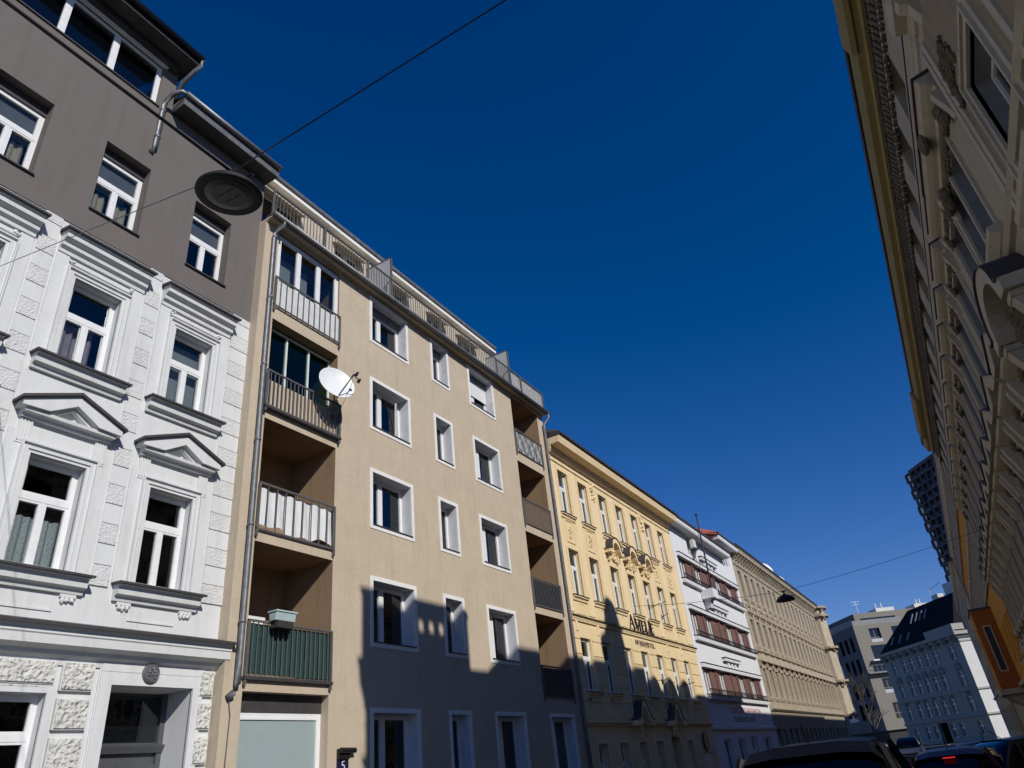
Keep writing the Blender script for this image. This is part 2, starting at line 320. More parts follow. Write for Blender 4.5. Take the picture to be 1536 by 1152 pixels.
# ================================================================== 1 grey and white townhouse
def townhouse():
    S=(D+.28)/D; off=5.0
    sx=lambda x:x*S
    sz=lambda z:1.6+(z-1.6)*S
    t=thing('town_house','old town house with white stucco lower storeys and a grey brown rendered top','building',(-D-.28,off,0),R(90))
    x0,x1=-6.0,9.56; zg=sz(11.9); zt=sz(16.58)
    cols=[(sx(3.07),sx(4.02)),(sx(5.26),sx(6.2)),(sx(7.43),sx(8.36))]
    cols=[(cols[0][0]-2*sx(2.19)+i*sx(2.19),cols[0][0]-2*sx(2.19)+i*sx(2.19)+.97) for i in range(2)]+cols
    gcol=[(sx(3.05),sx(4.08)),(sx(5.2),sx(6.24)),(sx(7.42),sx(8.46))]; gcol=[(a-sx(4.4),b-sx(4.4)) for a,b in gcol[:2]]+gcol
    holes=[]; z1f=(sz(5.27),sz(7.1)); z2f=(sz(8.92),sz(10.74))
    for a,b in cols: holes+=[(a,b,*z1f,.24),(a,b,*z2f,.24)]
    gw=(sx(5.15),sx(6.32),sz(1.2),sz(3.47)); gw2=(sx(2.6),sx(3.8),sz(1.2),sz(3.47)); dr=(sx(7.31),sx(8.85),0.1,sz(3.63),.75)
    holes+=[(*gw,.22),(*gw2,.22),dr]
    w=MB(off); w.wall(x0,x1,0,zg,holes); shell(off,x0,x1,zt,b=w).build('lower_wall','white',t)
    strip=(-3.0,sx(6.04),sz(16.47),sz(17.84))
    gh=[(a,b,sz(12.5),sz(14.46),.3) for a,b in gcol]+[(*strip,.12)]
    g=MB(off); xr=sx(6.42); g.wall(x0,xr,zg,sz(18.3),[h for h in gh if h[0]<xr],y=-.02)
    g.wall(xr,x1,zg,zt,[h for h in gh if h[0]>xr-1.4],y=-.02) if False else g.wall(xr,x1,zg,zt,[h for h in gh if h[0]>xr],y=-.02)
    g.q((xr,-.02,zt),(xr,5,zt),(xr,5,sz(18.3)),(xr,-.02,sz(18.3))); g.q((x0,-.02,zg),(x1,-.02,zg),(x1,0,zg),(x0,0,zg)); g.q((x1,-.02,zg),(x1,0,zg),(x1,0,zt),(x1,-.02,zt))
    g.build('upper_wall','grey',t)
    room(t,off,x0,x1,0,zt+1.2,[4.3,8.3,11.9],mat='room')
    # eaves, gutters, roofs
    e=MB(off); e.box(xr+.02,9.6,-.47,.6,zt+.001,zt+.05); e.build('soffit','sheet',t)
    e=MB(off); e.box(xr+.02,9.62,-.50,-.47,zt,zt+.26); e.box(xr,xr+.02,-.5,0,zt-.02,zt+.26); e.build('fascia','lead',t)
    e=MB(off); e.tube([(xr+.0,-.56,zt+.30),(9.63,-.56,zt+.30)],.075,10); e.build('gutter','zinc',t,smooth=True)
    e=MB(off); e.q((xr,-.5,zt+.27),(9.56,-.5,zt+.27),(9.56,4.5,zt+2.6),(xr,4.5,zt+2.6)); e.build('roof','roof_grey',t)
    ze=sz(18.02); e=MB(off); e.box(x0,sx(6.52),-.62,.6,ze,ze+.06); e.box(x0,sx(6.3),-.22,0,ze-.16,ze); e.build('soffit','sheet',t)
    e=MB(off); e.box(x0,sx(6.54),-.66,-.62,ze-.03,ze+.16); e.box(sx(6.52),sx(6.54),-.62,.6,ze-.03,ze+.16); e.build('fascia','sheet',t)
    e=MB(off); e.tube([(x0,-.74,ze+.16),(sx(6.56),-.74,ze+.16)],.085,10); e.build('gutter','black',t,smooth=True)
    e=MB(off); e.q((x0,-.6,ze+.17),(sx(6.5),-.6,ze+.17),(sx(6.5),5,ze+2.2),(x0,5,ze+2.2)); e.build('roof','roof_grey',t)
    dp=MB(off); X=sx(6.46)
    dp.tube([(X+.1,-.74,ze+.12),(X+.09,-.71,ze-.08),(X+.04,-.55,ze-.24),(xr+.02,-.25,ze-.50),(xr+.07,.0,ze-.72),(xr+.09,.25,zt+.5)],.062,10); dp.build('downpipe','lead',t,smooth=True)
    dp=MB(off); q=xr-.26
    dp.tube([(xr+.06,-.56,zt+.29),(xr-.10,-.52,zt+.30),(xr-.20,-.36,zt+.26),(q+.01,-.2,zt+.10),(q,-.13,zt-.10),(q,-.12,sz(15.12)),(q-.02,-.06,sz(14.98)),(q-.03,.05,sz(14.92))],.062,10)
    for zc in (sz(15.4),sz(16.3)): dp.lathe((q,-.125,zc),[(.073,-.03),(.073,.03)],10)
    dp.build('downpipe','zinc',t,smooth=True)
    sk=MB(off); sk.box(7.92,8.0,.25,1.6,17.1,18.24); sk.box(8.62,8.70,.25,1.6,17.1,18.24); sk.box(7.84,8.78,.17,1.7,18.24,18.32); sk.box(8.0,8.62,.25,.30,17.1,17.5); sk.box(8.28,8.33,.26,.30,17.5,18.24); s=sk.build('roof_window','sheet',t)
    g=MB(off); g.q((8,.28,17.5),(8.62,.28,17.5),(8.62,.28,18.24),(8,.28,18.24)); g.build('pane','glassd',s)
    # strip window
    n=5; st=(strip[1]-strip[0])/n; zb,h=strip[2],strip[3]-strip[2]
    window(t,off,strip[0],zb,strip[1]-strip[0],h,.05,'N8',glass='glassd',fw=.075,label='long white framed ribbon window under the eaves')
    hd=MB(off); hd.box(strip[0],strip[1]+.06,-.10,.0,strip[3]-.02,strip[3]+.12); hd.build('shutter_box','frame',t)
    s=MB(off); s.box(strip[0]-.03,strip[1]+.06,-.06,.1,zb-.035,zb); s.build('sill','sheet',t)
    # grey storey windows
    for i,(a,b) in enumerate(gcol):
        z0,z1=sz(12.5),sz(14.46)
        o=window(t,off,a,z0,b-a,z1-z0-.22,.24,'T',.60,curtain=None)
        if i in(2,3): add_curtain(o,b-a,1.7,'curtain',(.05,.52),(.08,.45)); add_curtain(o,b-a,1.7,'curtain',(.05,.55),(.6,.9))
        m=MB(off); m.box(a,b,.20,.34,z1-.22,z1); sub(m,'shutter_box','sheet',o)
        m=MB(off); m.q((a+.06,.33,z0+(z1-z0-.22)*.63),(b-.06,.33,z0+(z1-z0-.22)*.63),(b-.06,.33,z1-.28),(a+.06,.33,z1-.28)); sub(m,'roller_blind','rollb',o)
        m=MB(off); m.box(a-.03,b+.03,-.07,.24,z0-.03,z0); sub(m,'sill','sheet',o)
    # white storeys
    zk=[]
    for i,(a,b) in enumerate(cols):
        cx=(a+b)/2
        for fl,(z0,z1) in enumerate((z1f,z2f)):
            o=window(t,off,a,z0,b-a,z1-z0,.17,'T',.60 if fl else .64)
            if fl==1:
                if i==3: add_curtain(o,b-a,1.8,'curtain_p',(.02,.60),(.03,.5)); add_curtain(o,b-a,1.8,'curtain_p',(.02,.62),(.55,.8))
                if i==4: add_curtain(o,b-a,1.8,'blind',(.0,.95),(.04,.96),.0,'blind')
                if i==2: add_curtain(o,b-a,1.8,'curtain_w',(.0,.95))
            else:
                if i==3: add_curtain(o,b-a,1.8,'curtain_w',(.02,.52),(.04,.96))
            m=MB(off)
            m.ring(a,b,z0,z1,.055,-.05,.02,False); m.ring(a-.055,b+.055,z0,z1+.055,.05,-.075,.02,False); m.ring(a-.105,b+.105,z0,z1+.105,.045,-.055,.02,False); m.ring(a-.15,b+.15,z0,z1+.15,.03,-.10,.02,False)
            m.box(a-.42,a-.18,-.028,.02,z0-.02,z1+(.52 if fl else .36)); m.box(b+.18,b+.42,-.028,.02,z0-.02,z1+(.52 if fl else .36))
            sub(m,'surround','white',o)
            m=MB(off); s0,s1=cx-.84,cx+.84
            m.mould(s0,s1,[(-.01,z0-.33),(.06,z0-.33),(.08,z0-.26),(.16,z0-.23),(.18,z0-.10),(.23,z0-.08),(.23,z0-.05),(-.01,z0-.03)])
            sub(m,'sill','white',o)
            m=MB(off); m.px([(-.28,z0-.075),(-.28,z0-.035),(.17,z0+.0),(.17,z0-.03)],s0-.05,s1+.05); sub(m,'sill_flashing','sheet',o)
            if fl:
                zb=z1+.42; m=MB(off); h0,h1=cx-.90,cx+.90
                m.mould(h0,h1,[(-.01,zb),(.05,zb),(.06,zb+.08),(.13,zb+.12),(.14,zb+.20),(.24,zb+.26),(.25,zb+.36),(.28,zb+.38),(.28,zb+.42),(-.01,zb+.46)])
                m.mould(cx-.62,cx+.62,[(-.01,z1+.27),(.04,z1+.27),(.04,z1+.31),(-.01,z1+.31)])
                for sgn in(-1,1): m.cluster(cx+sgn*.60-.05,cx+sgn*.60+.05,z1+.30,z1+.38,-.03,.035,6)
                sub(m,'hood','white',o)
                m=MB(off); m.px([(-.34,zb+.405),(-.34,zb+.45),(0,zb+.52),(0,zb+.46)],h0-.05,h1+.05); sub(m,'hood_flashing','sheet',o)
            else:
                zb=sz(7.66); m=MB(off); h0,h1=cx-.80,cx+.80; za=sz(8.27)
                m.mould(h0,h1,[(-.01,zb),(.10,zb),(.12,zb+.05),(.20,zb+.07),(.21,zb+.13),(-.01,zb+.15)])
                m.py([(h0-.08,zb+.13),(h0-.08,zb+.24),(cx,za),(h1+.08,zb+.24),(h1+.08,zb+.13),(cx+.44,zb+.15),(cx,za-.21),(cx-.44,zb+.15)],-.27,.01)
                m.py([(cx-.44,zb+.15),(cx,za-.21),(cx+.44,zb+.15),(cx+.30,zb+.15),(cx,za-.27),(cx-.30,zb+.15)],-.16,.01)
                m.py([(cx-.30,zb+.15),(cx+.30,zb+.15),(cx,za-.27)],-.05,.01)
                for sgn in (-1,1):
                    xa=cx+sgn*.66; m.box(xa-.11,xa+.11,-.04,.02,z1+.12,zb)
                    for k in range(4): m.box(xa-.095+k*.055,xa-.07+k*.055,-.055,-.04,z1+.16,zb-.03)
                sub(m,'pediment','white',o)
                m=MB(off)
                for sgn in (-1,1): m.py([(cx,za-.005),(cx,za+.05),(cx+sgn*.94,zb+.275),(cx+sgn*.94,zb+.22)],-.33,.0)
                sub(m,'pediment_flashing','sheet',o)
                m=MB(off); 
                for sgn in(-1,1):
                    for k in (-1,0,1): m.blob((cx+sgn*.62+k*.075,-.03,z0-.42),.045,(1,.7,1.5))
                    m.box(cx+sgn*.62-.13,cx+sgn*.62+.13,-.05,.02,z0-.39,z0-.33)
                m.box(cx-.5,cx+.42,-.02,.02,z0-.63,z0-.60)
                sub(m,'sill_pendants','white',o)
    # block courses on the piers
    ps=[(cols[2][1]+.46,cols[3][0]-.46),(cols[3][1]+.46,cols[4][0]-.46),(cols[4][1]+.46,x1-.0),(cols[1][1]+.46,cols[2][0]-.46)]
    a=MB(off); b=MB(off); k=0; z=sz(5.15); dz=.372
    while z<zg-.1:
        for p0,p1 in ps: (a if k%2 else b).box(p0+.01,p1-.01,-.022 if k%2 else -.030,.01,z+.008,min(z+dz-.008,zg-.01))
        z+=dz; k+=1
    a.build('smooth_block_courses','white',t,bevel=.004); b.build('rough_block_courses','white_rough',t,bevel=.006)
    # main string cornice
    zc=4.13; c=MB(off); c.mould(x0,9.62,[(-.01,zc-.20),(.03,zc-.20),(.05,zc-.10),(.12,zc-.06),(.14,zc+.0),(.30,zc+.05),(.31,zc+.18),(.33,zc+.20),(.33,zc+.26),(.37,zc+.32),(-.01,zc+.37)]); c.build('string_cornice','white',t)
    c=MB(off); c.px([(-.43,zc+.30),(-.43,zc+.35),(0,zc+.47),(0,zc+.37)],x0,9.68); c.build('cornice_flashing','sheet',t)
    # ground floor: rusticated blocks, window, portal
    v=MB(off); fr=MB(off)
    def block(p0,p1,q0,q1):
        v.box(p0+.035,p1-.035,-.085,.01,q0+.035,q1-.035); fr.ring(p0+.05,p1-.05,q0+.05,q1-.05,.035,-.06,.01)
    zr=[(3.54,4.0),(2.98,3.46),(2.42,2.90),(1.86,2.34),(1.3,1.78),(.74,1.22)]
    for q0,q1 in zr:
        block(6.62,7.17,q0,q1); block(9.16,9.50,q0,q1); block(4.55,5.15,q0,q1)
    block(5.2,6.55,3.62,4.0); v.box(5.3,6.4,-.05,.01,3.60-.0,3.61)
    v.build('rusticated_blocks','vermic',t,bevel=.012); fr.build('block_margins','white',t)
    o=window(t,off,gw[0],gw[2],gw[1]-gw[0],gw[3]-gw[2],.16,'T',.74,glass='glassd'); m=MB(off); m.ring(gw[0],gw[1],gw[2],gw[3],.12,-.045,.02); sub(m,'surround','white',o)
    o=window(t,off,gw2[0],gw2[2],gw2[1]-gw2[0],gw2[3]-gw2[2],.16,'T',.74,glass='glassd'); m=MB(off); m.ring(gw2[0],gw2[1],gw2[2],gw2[3],.12,-.045,.02); sub(m,'surround','white',o)
    m=MB(off); m.ring(dr[0],dr[1],dr[2],dr[3],.205,-.05,.02,False); m.box(dr[0]-.2,dr[1]+.2,-.05,.02,dr[3]+.2,4.0); m.ring(dr[0]-.205,dr[1]+.205,dr[2],3.99,.02,-.03,.02,False)
    m.build('portal_frame','white',t)
    d=MB(off); y=.70; zt2=2.82
    d.box(dr[0],dr[1],y,y+.06,.1,dr[3]); d.box(dr[0],dr[1],y-.05,y,zt2-.42,zt2-.30); d.mould(dr[0],dr[1],[(-y,zt2-.12),(-y+.08,zt2-.12),(-y+.13,zt2-.03),(-y+.14,zt2),(-y,zt2+.03)])
    d.box(dr[0],dr[0]+.10,y-.06,y,.1,dr[3]); d.box(dr[1]-.10,dr[1],y-.06,y,.1,dr[3]); d.box((dr[0]+dr[1])/2-.05,(dr[0]+dr[1])/2+.05,y-.06,y,.1,zt2-.3)
    for sg in(0,1):
        p0=dr[0]+.14+sg*.74; d.ring(p0+.06,p0+.52,1.2,2.25,.05,y-.035,y)
    dd=d.build('front_door','door',t)
    g=MB(off); g.q((dr[0]+.12,y-.02,zt2+.06),(dr[1]-.12,y-.02,zt2+.06),(dr[1]-.12,y-.02,dr[3]-.05),(dr[0]+.12,y-.02,dr[3]-.05)); g.build('fanlight','glassd',dd)
    # round medallion above the door
    cx,cz=8.16,3.885; m=MB(off); m.lathe((cx,-.05,cz),[(.0,.055),(.13,.055),(.135,.045),(.15,.05),(.165,.03),(.165,-.02)],28,Vector((0,-1,0))); o=m.build('medallion','lead',t); m=MB(off); m.cluster(cx-.08,cx+.08,cz-.09,cz+.09,-.10,.03,20); m.build('relief','lead',o)
    return t
townhouse()

# ================================================================== 2 beige apartment block
def railing(off,x0,x1,z0,z1,y,step=.115,bar=.011,posts=()):
    m=MB(off); m.box(x0,x1,y-.022,y+.022,z1-.04,z1); m.box(x0,x1,y-.018,y+.018,z0,z0+.035)
    n=int((x1-x0)/step)
    for k in range(n+1): 
        x=x0+(x1-x0)*k/n; m.box(x-bar,x+bar,y-.008,y+.008,z0+.03,z1-.035)
    for p in posts: m.box(p-.025,p+.025,y-.025,y+.025,z0-.15,z1)
    return m
def apartment():
    off=17.0; x0,x1=9.52,25.02; zt=15.46
    t=thing('apartment_building','beige rendered apartment block with recessed loggias and white trimmed square windows','building',(-D,off,0),R(90))
    lg=[(9.98,12.34),(22.27,24.5)]; zl=[(3.92,6.62),(6.9,9.58),(9.9,12.42),(12.83,15.28)]
    tops=[15.33,12.37,9.46,6.49,3.42]; c1=(13.67,15.56); c2=(16.80,17.87); c3=(19.10,20.90)
    tw=.11; H=1.72
    wins=[]
    for r,zt_ in enumerate(tops):
        hh=H if r<4 else 2.0
        for ci,(a,b) in enumerate((c1,c2,c3)): wins.append((r,ci,a,b,zt_-hh,zt_))
    wins.append((4,3,22.5,24.3,1.5,3.42))
    holes=[(a+.02,b-.02,z0+.02,z1-.02,.02) for r,ci,a,b,z0,z1 in wins]
    lh=[]
    for li,(a,b) in enumerate(lg):
        for k,(z0,z1) in enumerate(zl): lh.append((a,b,z0,z1,1.55)); 
    lh.append((9.98,12.31,.3,3.64,.35))
    w=MB(off); w.wall(x0,x1,0,zt,holes+[h[:4]+(.0,) for h in lh[:-1]]+[lh[-1]]); shell(off,x0,x1,zt,b=w)
    w.q((x0,0,zt),(x1,0,zt),(x1,10,zt),(x0,10,zt)); w.build('wall','beige',t)
    room(t,off,12.6,22.1,0,15.4,[.6,3.55,6.6,9.6,12.5],mat='room'); room(t,off,22.6,24.9,0,3.7,[.6],mat='room')
    # loggia boxes
    for li,(a,b) in enumerate(lg):
        for k,(z0,z1) in enumerate(zl):
            m=MB(off); e=1.6
            m.q((a,.0,z0),(a,0,z1),(a,e,z1),(a,e,z0)); m.q((b,0,z0),(b,e,z0),(b,e,z1),(b,0,z1)); m.q((a,0,z1),(b,0,z1),(b,e,z1),(a,e,z1)); m.q((a,0,z0),(a,e,z0),(b,e,z0),(b,0,z0)); m.q((a,e,z0),(b,e,z0),(b,e,z1),(a,e,z1))
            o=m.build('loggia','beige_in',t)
            d=MB(off); d.ring(a+.35,a+1.1,z0+.05,z0+2.1,.06,e-.06,e-.01); d.build('balcony_door','frame',o)
            d=MB(off); d.q((a+.35,e-.02,z0+.05),(a+1.1,e-.02,z0+.05),(a+1.1,e-.02,z0+2.1),(a+.35,e-.02,z0+2.1)); d.build('pane','glassd',o)
    # loggia floors' front bands are the wall itself; railings and glazing
    a,b=lg[0]
    def rail(a,b,z0,z1,y,step,posts=True):
        o=railing(off,a,b,z0,z1,y,step,posts=(a+.025,b-.025) if posts else ()).build('balcony_railing','rail',t); return o
    o=rail(a-.04,b+.02,12.80,13.74,-.05,.19); m=MB(off); m.box(a-.02,b+.0,-.02,-.005,12.86,13.66); m.build('panel','railpanel',o)
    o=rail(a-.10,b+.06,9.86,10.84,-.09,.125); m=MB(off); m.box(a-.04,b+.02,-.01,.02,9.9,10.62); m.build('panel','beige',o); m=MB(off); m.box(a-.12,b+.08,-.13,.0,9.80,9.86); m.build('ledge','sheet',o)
    o=rail(a-.03,b-.01,6.86,7.95,-.05,.26); o.name='balcony_railing'
    o=rail(a-.03,b-.01,3.88,4.98,-.05,.13)
    m=MB(off); m.box(a-.05,b+.01,-.09,.02,3.84,3.90); m.build('ledge','sheet',o)
    a,b=lg[1]
    cols_=['railpanel','rail','black','black']
    for k,(z0,z1) in enumerate(zl):
        o=rail(a-.02,b+.0,z0-.02,z0+.98,-.03,.12)
        if k==3:
            m=MB(off)
            for q in range(14):
                xx=a+.05+q*.165; m.py([(xx,z0+.05),(xx+.05,z0+.05),(xx+.20,z0+.88),(xx+.15,z0+.88)],-.008,.004); m.py([(xx+.15,z0+.05),(xx+.19,z0+.05),(xx+.05,z0+.88),(xx+.01,z0+.88)],.005,.014)
            m.box(a,b-.02,.02,.03,z0,z0+.9)
            m.build('panel','railpanel',o)
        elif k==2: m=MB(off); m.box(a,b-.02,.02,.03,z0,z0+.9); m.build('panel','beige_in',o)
        else: m=MB(off); m.box(a,b-.02,.02,.03,z0,z0+.92); m.build('panel','black',o)
    # glazed loggias, top two on the left
    a,b=lg[0]
    window(t,off,a,13.45,b-a,15.26-13.45,.06,'N3',glass='glass',fw=.10,label='white framed loggia glazing with one sash open')
    m=MB(off); m.q((a+.1,.5,12.9),(a+1.55,.5,12.9),(a+1.55,.5,15.0),(a+.1,.5,15.0)); m.build('blind','blind',t)
    m=MB(off); m.box(a,b,.05,.10,12.83,13.46); m.build('parapet','railpanel',t)
    o=window(t,off,a,10.55,b-a,12.36-10.55,.30,'S3',glass='glassg',fw=.045,label='greenish loggia glazing in slim pale frames')
    m=MB(off); m.box(a,b,.30,.36,9.9,10.56); m.build('parapet','beige',t)
    # ground floor shop window
    o=window(t,off,9.98,1.5,2.33,3.30-1.5,.22,'1',glass='glassd',fw=.09); m=MB(off); m.q((10.05,.235,1.6),(12.25,.235,1.6),(12.25,.235,3.24),(10.05,.235,3.24)); sub(m,'frosted_panel','frost',o)
    m=MB(off); m.box(9.98,12.31,.20,.34,3.30,3.64); sub(m,'shutter_box','sheet',o)
    m=MB(off); m.box(9.98,12.31,.22,.30,.3,1.5); sub(m,'lower_panel','frame',o)
    # trimmed windows
    for r,ci,a,b,z0,z1 in wins:
        st='1' if ci==1 else 'V'; d=.34; sb=.20 if r in(0,) else 0
        o=window(t,off,a+tw,z0+tw,b-a-2*tw,z1-z0-2*tw-sb,d,st,glass='glass')
        m=MB(off); m.ring(a+tw,b-tw,z0+tw,z1-tw,tw,-.018,.03); sub(m,'trim','trim',o)
        m=MB(off); m.ring(a+tw-.001,b-tw+.001,z0+tw-.001,z1-tw+.001,.03,.02,d+.08); sub(m,'reveal','reveal',o)
        m=MB(off); m.box(a+tw-.01,b-tw+.01,-.045,d-.02,z0+tw-.005,z0+tw+.02); sub(m,'sill','sheet',o)
        if sb: m=MB(off); m.box(a+tw,b-tw,d-.10,d+.06,z1-tw-sb,z1-tw); sub(m,'shutter_box','lead',o)
        if ci==2 and r==0: m=MB(off); m.box(a+tw+.02,b-tw-.02,d-.06,d-.045,z0+tw+.62,z1-tw-sb); sub(m,'roller_shutter','shutter',o)
        if ci==2 and r==2: add_curtain(o,1.5,1.5,'curtain_r',(.0,.9),(.35,.62))
        if ci==1 and r==2:
            m=MB(); m._prism([(.12,-.0,.05),(.16,-.0,.05),(.30,-.10,1.35),(.26,-.10,1.35)],[(.12,.04,.05),(.16,.04,.05),(.30,-.06,1.35),(.26,-.06,1.35)]); m.build('tilted_sash','frame',o)
        if ci==0 and r==1:
            m=MB(); m._prism([(1.46,.0,.05),(1.50,.0,.05),(1.36,-.14,1.35),(1.32,-.14,1.35)],[(1.46,.04,.05),(1.50,.04,.05),(1.36,-.10,1.35),(1.32,-.10,1.35)]); m.build('tilted_sash','frame',o)
        if ci==2 and r==3: pass
    # cornice, gutter and downpipes
    c=MB(off); c.mould(x0,x1+.03,[(-.01,15.36),(.04,15.36),(.05,15.40),(.20,15.41),(.22,15.45),(-.01,15.47)]); c.build('eaves_band','beige',t)
    c=MB(off); c.mould(x0,x1+.06,[(.0,15.475),(.26,15.475),(.28,15.50),(.28,15.53),(.0,15.55)]); c.build('eaves_flashing','sheet',t)
    c=MB(off); c.tube([(x0-.02,-.33,15.44),(x1+.12,-.33,15.44)],.075,10); c.build('gutter','lead',t,smooth=True)
    dp=MB(off); dp.tube([(9.86,-.33,15.42),(9.86,-.32,15.30),(9.80,-.16,15.18),(9.76,-.10,15.0),(9.77,-.10,4.1),(9.77,-.10,3.75),(9.70,-.08,3.58),(9.62,-.03,3.5)],.062,12)
    for z in range(4,15,2): dp.lathe((9.765,-.10,z+.9),[(.072,-.03),(.072,.03)],12)
    dp.build('downpipe','zinc',t,smooth=True)
    dp=MB(off); dp.tube([(25.0,-.33,15.42),(25.0,-.32,15.2),(24.90,-.10,14.9),(24.92,-.09,3.0),(24.92,-.09,.3)],.06,10); dp.build('downpipe','lead',t,smooth=True)
    cb=MB(off); cb.tube([(9.66,-.02,3.5),(9.72,-.03,3.2),(9.70,-.03,2.4),(9.72,-.03,1.0),(9.70,-.03,.2)],.009,6); cb.build('ground_wire','rail',t)
    # roof terrace
    px=[x0+.02+i*1.92 for i in range(9)]
    r=railing(off,x0+.0,x1-.06,15.60,16.43,-.20,.125,.010,posts=[min(p,x1-.1) for p in px]); r.build('terrace_railing','rail',t)
    y=.9; pw=MB(off); doors=[(9.75,11.4),(13.0,14.2),(15.6,16.7),(18.0,19.0),(20.0,21.2)]
    pw.wall(x0,22.6,15.46,17.85,[(p,q,15.6,17.50,.2) for p,q in doors],y=y); pw.q((22.6,y,15.46),(22.6,8,15.46),(22.6,8,17.85),(22.6,y,17.85)); pw.q((x0,y,15.46),(x0,8,15.46),(x0,8,17.85),(x0,y,17.85)); pw.build('penthouse_wall','pent',t)
    pf=MB(off); pf.box(x0-.02,22.75,y-.20,8.2,17.852,17.97); pf.build('penthouse_fascia','trim',t)
    pf=MB(off); pf.box(x0-.02,22.70,y-.10,8.1,17.972,18.05); pf.build('penthouse_gap','sheet',t)
    pf=MB(off); pf.box(x0-.03,22.78,y-.24,8.3,18.052,18.17); pf.build('penthouse_roof','lead',t)
    for p,q in doors:
        o=window(t,off,p,15.6,q-p,1.9,y+.12,'N2',glass='glassd')
        m=MB(off); m._prism([(p-.1,y,17.48),(q+.1,y,17.48),(q+.1,y,17.52),(p-.1,y,17.52)],[(p-.1,y-.3,17.30),(q+.1,y-.3,17.30),(q+.1,y-.3,17.34),(p-.1,y-.3,17.34)]); sub(m,'awning','curtain',o)
    m=MB(off); m.q((x0,y+1.5,15.5),(22.5,y+1.5,15.5),(22.5,y+1.5,17.8),(x0,y+1.5,17.8)); m.build('penthouse_interior','room',t)
    for X in (14.55,22.1):
        m=MB(off); m.box(X-.02,X+.02,-.17,.9,15.6,17.3); o=m.build('terrace_partition','frostp',t)
        m=MB(off); m.box(X-.03,X+.03,-.21,-.17,15.5,17.34); m.box(X-.03,X+.03,-.21,.9,17.30,17.35); m.build('frame','rail',o)
    m=MB(off); m.box(22.3,24.9,-.16,-.13,15.6,16.40); m.build('terrace_screen','trim',t)
    m=MB(off); m.box(22.95,23.3,.6,1.0,15.46,17.3); m.tube([(23.1,.8,17.3),(23.1,.8,17.6)],.05,6); m.tube([(23.5,.7,15.5),(23.5,.7,17.5)],.02,6); m.build('chimney','sheet',t)
    return t
apartment()
def apt_things():
    O=lambda x,y,z:(-D-y,x,z)    # facade coordinates to world
    # cloth behind the second-floor railing
    def cloth(x0,x1,z0,z1,y,mat,name,label,cat,wav=.02,sag=0):
        m=MB(); n=46
        def P(i,k):
            u=i/n; v=k/8; x=x0+(x1-x0)*u
            zz=z0+(z1-z0)*v+ (sag*math.sin(u*9)*(1-v)+ (sag*.7*math.sin(u*23+1)*(1-v)))
            yy=y+wav*math.sin(u*38+v*1.5)+wav*.6*math.sin(u*17+v*4)
            return (x,yy,zz)
        for i in range(n):
            for k in range(8): m.q(P(i,k),P(i+1,k),P(i+1,k+1),P(i,k+1))
        ob=m.build(name,mat,None,loc=(-D,0,0),smooth=False); ob.rotation_euler=(0,0,R(90)); return tag(ob,label,cat)
    cloth(9.97,12.30,6.98,7.86,.03,'cloth','balcony_cloth','crumpled white cloth tied behind the second floor balcony railing','cloth',.018,.05)
    cloth(9.97,12.31,3.95,4.92,.0,'green','privacy_screen','dark green privacy screen behind the first floor balcony railing','screen',.008,0)
    p=thing('planter','pale blue plant box hanging on the first floor railing','planter',O(10.72,.0,4.98),R(90))
    m=MB(); m.px([(-.26,.0),(-.30,.19),(-.06,.19),(-.09,.0)],-.27,.27); m.build('box','planter',p,bevel=.01); m=MB(); m.box(-.29,.29,-.315,-.045,.17,.20); m.build('rim','planter',p); 
    m=MB(); m.box(-.22,.22,-.28,-.08,-.14,.0); m.build('tray','soil',p)
    b=MB(); b.box(0,.55,.0,.35,0,.32); ob=b.build('storage_box','trim',None,loc=O(10.35,.55,4.9)); ob.rotation_euler=(0,0,R(90)); tag(ob,'pale box standing on the first floor loggia behind the planter','box')
    # satellite dish
    d=thing('satellite_dish','large round pale satellite dish bolted to the railing of the glazed loggia','satellite dish',O(12.12,-.09,10.40),0)
    ax=Vector((.88,-.30,.24)).normalized(); c=Vector((.42,-.36,.66)); 
    m=MB(); prof=[(r_*1.16,z_*1.16) for r_,z_ in [(0,-.02),(.12,-.016),(.22,-.004),(.32,.018),(.40,.045),(.43,.062),(.438,.062),(.435,.052),(.40,.03),(.32,.0),(.2,-.025),(0,-.04)]]
    m.lathe(c,prof,36,ax); m.build('reflector','dish',d,smooth=True)
    m=MB(); up=Vector((0,0,1)); dn=(ax.cross(up)).cross(ax).normalized()*-1 if False else -(up-ax*up.dot(ax)).normalized()
    rim=c+dn*.46; foc=c+ax*.62+dn*.10+Vector((0,.22,0))
    m.tube([rim-ax*.05,rim+ax*.03,foc],.017,8); m.tube([foc-Vector((0,.0,0)),foc+Vector((-.03,.14,.10))],.014,6); m.tube([foc,foc+Vector((.03,.16,-.10))],.014,6); m.build('feed_arm','black',d)
    for off_ in (Vector((-.03,.16,.11)),Vector((.03,.18,-.11))):
        m=MB(); m.lathe(foc+off_,[(.0,-.06),(.03,-.06),(.032,.0),(.045,.03),(.045,.055),(0,.06)],12,-ax); m.build('receiver','black',d)
    m=MB(); m.tube([(0,0,-.1),(0.02,0,.40)],.024,8); m.tube([(0.02,0,.34),tuple(c-ax*.04)],.022,8); m.box(-.03,.10,-.06,.06,-.05,.02); m.build('bracket','rail',d)
    m=MB(); m.tube([tuple(foc),tuple(foc+Vector((-.05,.0,-.25))),(.12,.06,.02),(.04,.12,-.2),(.02,.20,-.35),(.02,.14,-.42)],.006,5); m.build('cable','black',d)
    # house number plate with lamp
    h=thing('house_number_sign','dark blue house number plate with the number 5 under a small black lamp','sign',O(12.76,.0,2.05),R(90))
    m=MB(); m.box(-.17,.17,-.03,.0,-.02,.33); m.build('plate','signblue',h)
